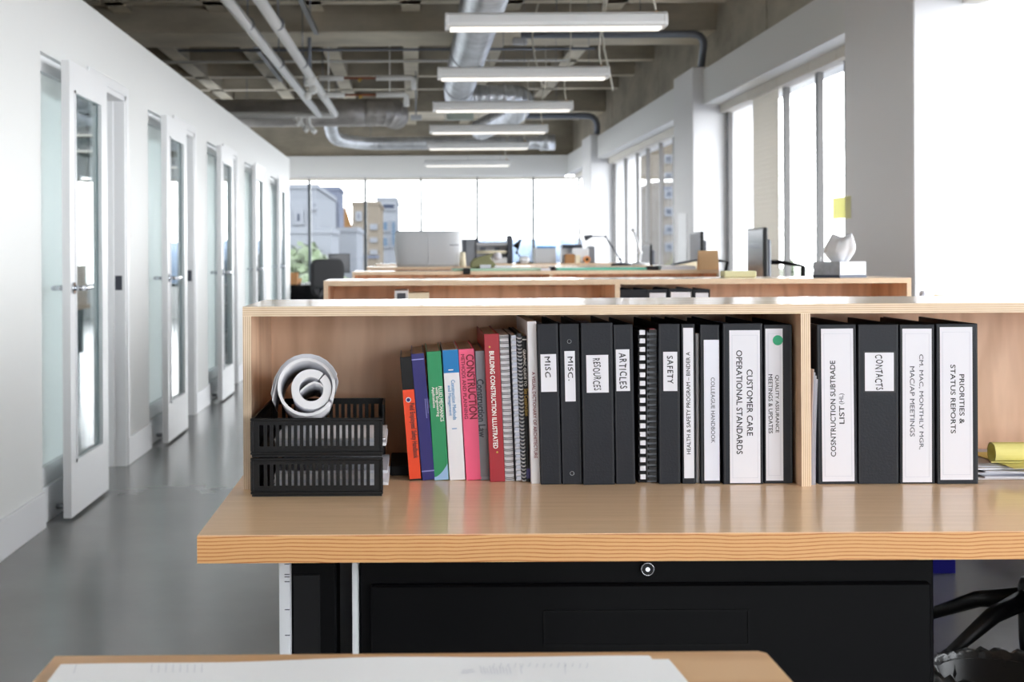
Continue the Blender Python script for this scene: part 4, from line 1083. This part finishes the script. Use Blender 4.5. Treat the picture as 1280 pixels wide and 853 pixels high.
# shelf 2: files, boxes, binders in the opening
t = thing('magazine_file', 'narrow white file with dark front panels on the second shelf', 'file', (at(493, 365, S2 + .03).x, S2 + .03, DZ))
B().box(0, .047, 0, .2, 0, .287).build('box', 'white_plastic', t, bevel=.002)
for z0 in (.263, .236): B().box(.009, .038, -.0015, 0, z0 - .005, z0 + .015).build('panel', 'dark_grey', t)
for k, lb in enumerate(('left cream card box on the second shelf', 'right cream card box on the second shelf')):
    x = at(510.5 + 13 * k, 365, S2 + .05).x; t = thing('card_box', lb, 'box', (x, S2 + .05, DZ), group='cream boxes on the second shelf')
    B().box(0, .035, 0, .2, 0, .270).build('box', 'paper_cream', t, bevel=.001); B().box(-.0005, .0355, -.001, .2, .258, .278).build('lid', 'paper_cream', t)
for k, (xa, xb_, lab, lb) in enumerate(((774, 790, None, 'black binder touching the divider of the second shelf'), (790, 808, None, 'second black binder in the second shelf, without a label'), (808.5, 834, (812, 832), 'third black binder in the second shelf, white label'), (835, 865, (839, 861), 'fourth and widest black binder in the second shelf'), (866, 887, (871, 885), 'fifth black binder, last to the right in the second shelf'))):
    u = Upright('ring_binder', lb, 'binder', S2 + .03, (xa, xb_), (xa, xb_), 362 if k != 3 else 361, 'black binders in the second shelf', yb=368)
    c = B(); c.box(0, u.w, 0, .004, 0, u.h); c.box(0, .003, .004, .27, 0, u.h); c.box(u.w - .003, u.w, .004, .27, 0, u.h); c.build('cover', 'binder_vinyl', u.root)
    B().box(.005, u.w - .008, .012, .25, .006, u.h - .01).build('pages', 'dark_grey', u.root)
    if lab: B().box(.008, u.w - .006, -.001, 0, .03, u.h - .012).build('label', 'label_white', u.root)
# tissue box on shelf 2
tp = at(1046, 342, S2 + .07)
t = thing('tissue_box', 'grey tissue box with a paler side and top on the second shelf', 'tissue box', (at(1050, 342, S2 + .12).x, S2 + .125, TOPZ), math.radians(-62))
b = B(); b.box(-.062, .062, -.062, .062, .009, .055, 0, {'+x': 1, '+z': 1}); b.build('box', ['tissue_box', 'grey_plastic'], t, bevel=.001)  # one side and the top take a paler grey than the rest
B().box(-.063, .063, -.063, .063, 0, .009).build('base_band', 'tissue_box_base', t)
b = B(); n = 28
g = []
for j in range(11):
    v = j / 10; r = (.030 + .030 * math.sin(min(v * 1.5, 1) * PI * .6)) * (1 - .35 * v ** 3)
    g.append([b.bm.verts.new(((r * (1 + .10 * math.sin(4 * 2 * PI * k / n + v * 2.2) + .1 * math.sin(9 * 2 * PI * k / n + 1))) * math.cos(2 * PI * k / n) + .012 * v * v, (r * .75 * (1 + .1 * math.sin(5 * 2 * PI * k / n + v))) * math.sin(2 * PI * k / n), .055 + v * .080 + v * (.014 * math.sin(2 * 2 * PI * k / n + .8) + .006 * math.sin(k * 2.3)))) for k in range(n)])
for j in range(10):
    for k in range(n): b.face([g[j][k], g[j][(k + 1) % n], g[j + 1][(k + 1) % n], g[j + 1][k]], 0, True)
top_v = b.bm.verts.new((.012, 0, .140))
for k in range(n): b.face([g[-1][k], g[-1][(k + 1) % n], top_v], 0, True)
b.build('tissue', 'tissue', t, label='white tissue pulled up')
cp = at(1026, 340, S2 + .28)
tag(B().lathe([(0, 0), (.016, 0), (.020, .07), (.0185, .07), (.0145, .004), (0, .004)], seg=18).build('glass_cup', 'glass', loc=(cp.x - .012, S2 + .3, TOPZ)), 'small clear cup behind the tissue box', 'cup')
simple('note_block', 'pale yellow paper block on the second shelf right of the monitor', 'notepad', at(903, 340, S2 + .3).x, at(943, 340, S2 + .3).x, S2 + .27, S2 + .34, TOPZ, TOPZ + .022, 'yellow_pale')
# shelf 3
simple('cutting_mat', 'long teal cutting mat on the third shelf', 'mat', at(695, 335, S3 + .05).x, at(808, 335, S3 + .05).x, S3 + .03, S3 + .33, TOPZ, TOPZ + .014, 'teal', .001)
simple('glass_sheet', 'pale green sheet on the third shelf under the olive bag', 'sheet', at(566, 335, S3 + .05).x, at(680, 335, S3 + .05).x, S3 + .03, S3 + .33, TOPZ, TOPZ + .012, 'pale_green', .001)
simple('tape_dispenser', 'small black clip on the front edge of the third shelf', 'clip', at(579, 340, S3).x, at(588, 340, S3).x, S3 - .01, S3 + .028, TOPZ - .016, TOPZ + .015, 'black_plastic')
t = thing('olive_bag', 'slumped olive cloth bag on the third shelf', 'bag', (at(589, 335, S3 + .1).x, S3 + .12, TOPZ + .0125))
b = B(); b.prism([(0, 0), (.1, 0), (.135, .012), (.10, .05), (.115, .075), (.06, .062), (.02, .05), (0, .03)], 0, .11, 'y'); b.bevel(.006, 2); b.build('cloth', 'olive', t)
B().box(.045, .10, -.02, -.004, 0, .018).build('tag', 'label_white', t)
simple('white_roll', 'white rolled paper lying beside the olive bag', 'paper roll', at(618, 335, S3 + .06).x, at(640, 335, S3 + .06).x, S3 + .05, S3 + .07, TOPZ + .0125, TOPZ + .027, 'paper', .004)
simple('small_note', 'small white card between the green and teal sheets', 'card', at(676.5, 335, S3 + .0).x, at(688, 335, S3).x, S3 + .006, S3 + .026, TOPZ + .0001 , TOPZ + .013, 'label_white', .001)
simple('stapler', 'black stapler at the left end of the teal mat', 'stapler', at(688.5, 335, S3 + .02).x, at(694.5, 335, S3 + .02).x, S3 + .02, S3 + .12, TOPZ, TOPZ + .02, 'black_plastic')
simple('stapler', 'black stapler at the right end of the teal mat', 'stapler', at(809, 335, S3 + .02).x, at(824, 335, S3 + .02).x, S3 + .02, S3 + .06, TOPZ, TOPZ + .02, 'black_plastic')
t = thing('paper_stack', 'white paper stack right of the teal mat on the third shelf', 'papers', (at(826, 336, S3 + .04).x, S3 + .04, TOPZ))
for k in range(3): B().box(.003 * k, .18 - .004 * k, 0, .25, k * .007, k * .007 + .0065).build('sheet_bundle', 'paper_grey' if k == 1 else 'paper', t)
t = thing('card_stand', 'tan cardboard stand at the right end of the third shelf', 'stand', (at(874.5, 338, S3 + .05).x, S3 + .05, TOPZ))
B().prism([(0, 0), (.004, 0), (.03, .09), (.06, 0), (.064, 0), (.034, .096), (.026, .096)], 0, .098, 'x').build('card', 'cardboard', t)
t = thing('laptop', 'dark curved lid lying over papers behind the tan card', 'laptop', (at(842, 333, S3 + .25).x, S3 + .26, TOPZ + .022))
B().prism([(0, 0.0), (.125, .022), (.125, .03), (.0, .006)], 0, .08, 'y').build('lid', 'dark_grey', t)
B().prism([(0.01, -.022), (.125, -.022), (.125, .02), (.01, -.002)], 0.01, .07, 'y').build('base', 'paper_cream', t)
# shelf 4: grey bin
t = thing('grey_bin', 'large pale grey rounded bin standing on the fourth shelf', 'bin', (at(535.5, 330, S4 + .17).x, S4 + .175, TOPZ))
b = B()
def octo(rx, ry): 
    pr = []
    for k in range(32):
        a = 2 * PI * k / 32; q = 2 / 3.6
        pr.append((rx * math.copysign(abs(math.cos(a)) ** q, math.cos(a)), ry * math.copysign(abs(math.sin(a)) ** q, math.sin(a))))
    return pr
lay = []
for z, s1 in ((0, .90), (.02, .95), (.12, 1.0), (.22, .985), (.236, .96), (.24, .93)):
    lay.append([b.bm.verts.new((x, y, z)) for x, y in octo(.228 * s1, .155 * s1)])
for a, c_ in zip(lay, lay[1:]):
    for k in range(32): b.face([a[k], a[(k + 1) % 32], c_[(k + 1) % 32], c_[k]], 0, True)
b.face(lay[0][::-1]); b.face(lay[-1]); b.build('shell', 'grey_plastic', t)
B().box(.0, .003, -.158, -.15, .01, .225).build('seam', 'white_plastic', t); B().box(.14, .2, -.15, -.135, .14, .145).build('slot', 'mid_grey', t)
t = thing('storage_box', 'grey metal rack section behind the grey bin', 'rack', (at(577, 325, S4 + .25).x, S4 + .26, TOPZ))
B().box(0, .1, 0, .02, .0, .185).build('panel', 'mid_grey', t)
for x in (.0, .022, .094): B().box(x, x + .008, -.01, 0, 0, .19).build('upright', 'dark_grey', t)
t = thing('paper_tube', 'short beige upright tube beside the grey bin', 'tube', (at(578.5, 330, S4 + .03).x, S4 + .04, TOPZ)); B().cyl((0, 0, 0), (0, 0, .095), .024, 16, r2=.017).build('tube', 'paper_cream', t)
# shelf 5 : plotter
y5 = S5 + .12
def X5(px): return at(px, 320, y5).x
t = thing('plotter', 'grey plotter with beige bars and dark end housing on the farthest shelf', 'plotter', (X5(586), y5, TOPZ))
Wp = X5(641) - X5(586)
B().box(0, Wp - .04, 0, .2, .0, .05).build('base', 'white_plastic', t, bevel=.006)
B().box(.02, Wp - .03, 0, .14, .15, .175).build('top_cover', 'grey_plastic', t, bevel=.006)
B().box(.02, Wp - .03, -.001, .0, .172, .178).build('cover_edge', 'dark_grey', t)
B().box(.02, Wp - .03, .12, .13, .05, .15).build('rear_panel', 'grey_plastic', t)
B().cyl((.02, .02, .095), (Wp - .04, .02, .095), .014, 14).build('roll_bar', 'paper_cream', t)
for x in (.1, .22): B().box(x, x + .045, .11, .119, .11, .135).build('window', 'mid_grey', t)
B().box(Wp - .045, Wp, -.01, .16, 0, .235).build('end_housing', 'dark_grey', t, bevel=.008)
B().box(-.03, .02, 0, .15, 0, .16).build('end_housing', 'mid_grey', t, bevel=.008)
B().ball((.24, .0, .06), .034, 12).build('paper_core', 'label_white', t)
def task_lamp(label, base, pts, mat, r=.006, head=.03):
    t = thing('desk_lamp', label, 'desk lamp', base)
    B().lathe([(0, 0), (.07, 0), (.07, .012), (.012, .02), (0, .02)], seg=20).build('base', mat, t)
    B().sweep([(0, 0, .018)] + pts[:-1], r, 8).build('arm', mat, t)
    for p in pts[:-1]: B().ball(p, r * 2).build('joint', mat, t)
    p, q = Vector(pts[-2]), Vector(pts[-1]); B().cyl(p, q, r * 1.6, 12, r2=head).build('shade', mat, t)
    return t
p0 = at(660, 328, y5)
task_lamp('small black desk lamp right of the plotter', (at(655, 328, y5 + .03).x, y5 + .03, TOPZ), [(-.06, 0, .09), (-.03, 0, .19), (-.07, 0, .13)], 'black_plastic')
simple('white_bowl', 'small white rounded lump in front of the small black lamp', 'bowl', X5(648), X5(661), y5 - .115, y5 - .045, TOPZ, TOPZ + .06, 'white_plastic', .02)
simple('light_box', 'pale grey box with a blue strip right of the plotter', 'box', X5(669), X5(695), y5, y5 + .15, TOPZ, TOPZ + .125, 'grey_plastic')
simple('blue_strip', 'blue folder lying on the pale grey box', 'folder', X5(671), X5(695), y5, y5 + .14, TOPZ + .1255, TOPZ + .14, 'azure', .001)
t = thing('printer', 'white printer with black top on the farthest shelf', 'printer', (X5(704), y5 + .03, TOPZ))
B().box(.07, .22, 0, .2, 0, .125).build('body', 'white_plastic', t, bevel=.012); B().box(0, .17, .02, .2, .125, .155).build('top_cover', 'dark_grey', t, bevel=.01)
B().box(.0, .07, .05, .2, 0, .124).build('feeder', 'grey_plastic', t); B().box(.22, .272, .02, .18, 0, .14).build('side_tray', 'mid_grey', t, bevel=.006)
simple('cardboard_box', 'small brown cardboard box in front of the printer', 'box', X5(705), X5(717), y5 - .08, y5 - .01, TOPZ, TOPZ + .075, 'kraft')
simple('pink_box', 'small pale pink box right of the brown box', 'box', X5(717.5), X5(724), y5 - .08, y5 - .01, TOPZ, TOPZ + .065, 'paper_cream')
t = thing('tape_roll', 'orange roll of tape standing before the printer', 'tape', (X5(732.5), y5 - .07, TOPZ + .03)); B().cyl((0, 0, 0), (0, .05, 0), .029, 18).build('roll', 'orange_roll', t); B().cyl((-.0, -.002, 0), (0, 0, 0), .014, 14).build('core', 'bark', t)
# lamps and monitors to the right
pb = at(776, 330, S4 + .2); bz = TOPZ
def rel(px, py, d, base): p = at(px, py, d); return (p.x - base[0], p.y - base[1], p.z - base[2])
base = (at(777, 330, S4 + .1).x, S4 + .1, TOPZ)
task_lamp('thin dark swing-arm lamp with its arm reaching left', base, [rel(775, 324, S4 + .1, base), rel(757, 296, S4 + .1, base), rel(739, 295.5, S4 + .1, base), rel(731, 298, S4 + .1, base)], 'dark_grey', .005, .02)
base = (at(799, 328, S4 + .27).x, S4 + .27, TOPZ)
task_lamp('white swing-arm lamp before the far windows', base, [rel(800, 316, S4 + .27, base), rel(792, 288, S4 + .27, base), rel(789, 287, S4 + .27, base)], 'white_plastic', .008, .012)
def monitor(label, loc, rz, w_=.5, h_=.31, tilt=0, arm=None, scr='screen', zdesk=DZ):
    t = thing('monitor', label, 'monitor', loc, rz)
    B().box(-w_ / 2, w_ / 2, 0, .02, -h_ / 2, h_ / 2).build('bezel', 'black_plastic', t, bevel=.004)
    B().box(-w_ / 2 + .012, w_ / 2 - .012, -.001, 0, -h_ / 2 + .015, h_ / 2 - .012).build('screen', scr, t)
    B().box(-w_ / 3, w_ / 3, .02, .05, -h_ / 3, h_ / 3).build('back_housing', 'dark_grey', t, bevel=.008)
    dz = loc[2] - zdesk
    if arm is None:
        B().box(-.03, .03, .05, .07, -dz, 0).build('stand', 'black_plastic', t); B().box(-.12, .12, -.03, .14, -dz, -dz + .012).build('foot', 'black_plastic', t, bevel=.003)
    else:
        B().sweep([(0, .05, 0)] + arm, .011, 8).build('arm', 'black_metal', t)
    return t
def mon_at(px, py, d): return tuple(at(px, py, d))
monitor('large dark monitor left of the tissue box, nearly side-on', (at(944, 320, 6.48).x, 6.48, 1.125), -PI / 2 - .07, .42, .33, arm=[(.0, .12, 0.0), (.03, .22, -.02), (.03, .22, -.36)], scr='screen')
monitor('dark monitor behind the tan card stand', (at(869, 320, 8.70).x, 8.70, 1.14), -PI / 2 - .05, .44, .33, arm=[(0, .14, -.02), (.05, .2, -.03), (.05, .12, -.375)], scr='screen_pale')
monitor('smaller pale-screened monitor left of the grey column', (at(807, 320, 10.9).x, 10.9, 1.10), -PI / 2 - .0, .40, .27, scr='screen_pale')
for (y0, y1, lb) in ((2.75, 5.6, 'unseen white cupboard added under the near windows to shade the floor'), (-3.0, 1.4, 'unseen white cupboard added behind the camera to shade the floor')):  # unseen cupboards added to keep window light off the floor
    t = thing('shading_cupboard', lb, 'cupboard', (2.5, y0, 0)); B().box(0, .4, 0, y1 - y0, 0, .72).build('body', 'white_plastic', t)
    n = int((y1 - y0) / .7)
    for k in range(n): B().box(-.018, 0, k * .7 + .01, k * .7 + .69, .05, .70).build('door', 'white_plastic', t)
t = thing('shading_desk', 'unseen wooden desk added at right to shade the floor between the rows', 'desk', (2.06, 2.75, 0))  # out of view, added to hide the floor here from the sky
B().box(0, .40, 0, 1.38, DZ - .035, DZ).build('worktop', 'laminate', t)
B().box(.36, .38, .02, 1.36, 0, DZ - .035).build('side_panel', 'black_metal', t)
for yy in (.05, 1.33): B().box(.02, .05, yy - .015, yy + .015, 0, DZ - .035).build('leg', 'black_metal', t)
# white cabinet by the near column with small things
t = thing('low_cabinet', 'white low cabinet in front of the near column', 'cabinet', (2.4, 5.7, 0))
B().box(0, .5, 0, .9, 0, .93).build('body', 'white_plastic', t, bevel=.003); B().box(-.004, 0, .02, .44, .04, .9).build('door', 'white_plastic', t); B().box(-.004, 0, .46, .88, .04, .9).build('door', 'white_plastic', t)
simple('small_cup', 'small white cup on the low white cabinet', 'cup', 2.44, 2.49, 6.42, 6.48, .93, .985, 'label_white', .01)
simple('wood_block', 'small tan block on the low white cabinet', 'block', 2.52, 2.58, 6.44, 6.5, .93, .965, 'cardboard')
# sticky note taped to the column's edge
na, nb = at(1059.5, 247, 8.36), at(1045, 274, 8.52)
o = B().box(2.6975, 2.6985, 8.26, 8.62, nb.z, nb.z + .137).build('paper_note', 'yellow_note'); tag(o, 'yellow paper note taped to the far edge of the grey column', 'note')
o = B().box(2.696, 2.6995, 13.2, 13.6, 1.02, 1.55).build('wall_sheet', 'grey_plastic'); tag(o, 'pale sheet pinned on the second column', 'paper')

# ------------------------------------------------------------------ far left corner: desk, chair, monitor
t = thing('far_desk', 'dark cluttered desk at the far left end of the corridor', 'desk', (-2.6, 14.9, 0)); t.location = (-1.50, 17.75, 0)
B().box(-.6, 1.0, 0, .8, .72, .76).build('worktop', 'black_metal', t); B().box(-.6, .62, .0, .02, 0, .72).build('front_panel', 'black_metal', t); B().box(.6, 1.0, 0, .6, 0, .72).build('drawer_unit', 'dark_grey', t)
simple('white_tray', 'white paper tray on the dark far desk', 'tray', -1.42, -1.15, 17.8, 18.0, .76, .79, 'paper')
simple('brown_box', 'small brown box on the dark far desk', 'box', -1.62, -1.52, 17.85, 17.95, .76, .92, 'kraft')
t = thing('desk_plant', 'small green plant on the dark far desk', 'plant', (-1.55, 18.2, .76)); B().lathe([(0, 0), (.04, 0), (.055, .08), (0, .08)], seg=14).build('pot', 'kraft', t)
b = B()
for k in range(40):
    a = random.uniform(0, 2 * PI); r = random.uniform(.02, .12); z = .08 + random.uniform(.02, .16); c_ = Vector((r * math.cos(a), r * math.sin(a), z)); q = Vector((random.uniform(-1, 1), random.uniform(-1, 1), random.uniform(-.3, 1))).normalized() * .03; s_q = q.cross(Vector((0, 0, 1))).normalized() * .012
    b.face([b.bm.verts.new(c_ - q), b.bm.verts.new(c_ + s_q), b.bm.verts.new(c_ + q), b.bm.verts.new(c_ - s_q)])
b.build('foliage', 'foliage', t, recalc=False)['kind'] = 'stuff'
office_chair('black office chair at the far end, left of the desk rows', (at(429, 330, 16.4).x, 16.4, 0), .75, 1.13)
monitor('black monitor beyond the far office chair', (at(424, 330, 18.2).x, 18.2, 1.04), .25, .30, .26, zdesk=.76)
simple('white_unit', 'white low box beside the far monitor', 'box', at(424, 330, 17.9).x, at(442, 330, 17.9).x, 17.85, 18.1, .76, .80, 'white_plastic')

# ------------------------------------------------------------------ outside
struct(B().box(-150, 150, -60, 300, -16.2, -16).build('ground', 'street'))
def bbox(px0, px1, py0, py1, d, dep):
    a, b_ = at(px0, py1, d), at(px1, py0, d); return (a.x, b_.x, d, d + dep, a.z, b_.z)
def building(label, px0, px1, pytop, d, dep, wall, wins=(), extra=(), group=None):
    x0, x1 = at(px0, 320, d).x, at(px1, 320, d).x; zt = at((px0 + px1) / 2, pytop, d).z
    t = thing('building', label, 'building', ((x0 + x1) / 2, d, -16), group=group); w_ = (x1 - x0) / 2; H = zt + 16
    B().box(-w_, w_, 0, dep, 0, H).build('walls', wall, t)
    B().box(-w_ - .05, w_ + .05, -.05, dep + .05, H, H + .2).build('roof', wall, t)
    for (a0, a1, b0, b1, m) in wins:
        xa, xb_ = at(a0, 0, d).x - t.location.x, at(a1, 0, d).x - t.location.x; za, zb = at(HX, b1, d).z + 16, at(HX, b0, d).z + 16
        f = B().box(xa, xb_, -.12, 0, za, zb).build('window', 'bld_white' if m != 'bld_white' else m, t); B().box(xa + .15, xb_ - .15, -.14, -.12, za + .15, zb - .15).build('pane', m, f)
    z = H - 3.2; 
    while z > 1:
        B().box(-w_ - .02, w_ + .02, -.06, 0, z, z + .18).build('floor_band', 'bld_grey', t); z -= 3.2
    return t
building('pale concrete block nearest the far window, at its left', 340, 396, 236, 55, 14, 'bld_white', [(366, 378, 262, 280, 'bld_window'), (388, 396, 250, 262, 'bld_window')])
building('grey tower slab behind the pale block', 392, 424, 238, 69.5, 5, 'bld_grey', [(396, 408, 246, 262, 'bld_window'), (396, 408, 268, 282, 'bld_glass')])
t = building('white box-shaped block with terraces below the ochre spire', 420, 446, 290, 58, 8, 'bld_white', [])
sp = at(432, 288, 75); t = thing('spire', 'ochre pointed tower roof behind the white block', 'building', (sp.x, 75, -16))
b = B(); H = sp.z + 16; hh = (288 - 255) * 75 / F; b.box(-.4, .4, 0, .8, 0, H); v = [b.bm.verts.new(p) for p in ((-.4, 0, H), (.4, 0, H), (.4, .8, H), (-.4, .8, H), (-.05, .4, H + hh))]
for k in range(4): b.face([v[k], v[(k + 1) % 4], v[4]])
b.build('roof', 'bld_ochre', t)
building('cream apartment block with small windows', 440, 474, 256, 80, 12, 'bld_cream', [(443, 451, 264, 276, 'bld_window'), (443, 451, 284, 292, 'bld_window'), (461, 470, 297, 303, 'bld_window'), (461, 470, 312, 318, 'bld_window'), (461, 470, 280, 287, 'bld_glass')])
building('blue glazed block right of the cream apartments', 471, 497, 250, 95, 14, 'bld_white', [(475, 494, 253, 263, 'bld_window'), (473, 485, 275, 290, 'bld_glass'), (473, 485, 295, 310, 'bld_glass'), (486, 495, 275, 310, 'bld_glass')])
building('terrace with a white parapet at far left', 340, 414, 292, 48.5, 5, 'bld_white', [])
building('beige tower seen through the right-hand windows', 827, 850, 180, 95, 14, 'bld_cream', [(829, 840, 195 + 22 * k, 206 + 22 * k, 'bld_window') for k in range(6)])
def tree(label, x, y, ztop, r, mat='foliage', group='trees outside the windows', n=420):
    t = thing('tree', label, 'tree', (x, y, -16), group=group); H = ztop + 16
    B().cyl((0, 0, 0), (0, 0, H - r), .35, 8, r2=.15).build('trunk', 'bark', t)
    b = B()
    cs = [(Vector((random.uniform(-.6, .6) * r, random.uniform(-.6, .6) * r, H - r - random.uniform(-.3, .5) * r)), r * random.uniform(.4, .65)) for _ in range(7)]
    for k in range(n):
        c_, rr = random.choice(cs); dv = Vector((random.gauss(0, 1), random.gauss(0, 1), random.gauss(0, 1))).normalized(); p = c_ + dv * rr * random.uniform(.75, 1.05)
        if p.z > H: p.z = H
        q = Vector((random.uniform(-1, 1), random.uniform(-1, 1), random.uniform(-1, 1))).normalized() * r * .13; s_q = q.cross(dv).normalized() * r * .1
        b.face([b.bm.verts.new(p - q), b.bm.verts.new(p + s_q), b.bm.verts.new(p + q), b.bm.verts.new(p - s_q)])
    for c_, rr in cs: b.ball(c_, rr * .8, 8)
    b.build('crown', mat, t, recalc=False)['kind'] = 'stuff'
tree('green tree beyond the terrace, upper left of the far windows', at(370, 320, 47).x, 47, at(370, 286, 47).z, 1.2)
tree('green tree below the terrace, seen through the left far pane', at(372, 325, 42).x, 42, at(370, 320, 42).z, 1.4)
tree('green tree left of the far monitor, beyond the glass', at(398, 325, 38).x, 38, at(398, 321, 38).z, 1.2)
tree('green tree outside, seen below the right windows', at(1000, 325, 60).x, 60, at(1000, 313, 60).z, 1.6)
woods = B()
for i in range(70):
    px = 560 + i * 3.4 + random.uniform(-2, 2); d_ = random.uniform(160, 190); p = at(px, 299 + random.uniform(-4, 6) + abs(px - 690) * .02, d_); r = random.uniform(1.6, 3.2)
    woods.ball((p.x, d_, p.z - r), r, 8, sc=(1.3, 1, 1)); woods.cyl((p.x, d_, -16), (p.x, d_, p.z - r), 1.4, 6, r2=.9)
o = woods.build('distant_woods', 'foliage_hazed'); o['kind'] = 'stuff'; tag(o, 'hazy blue-green woods on the horizon beyond the far windows', 'woods')
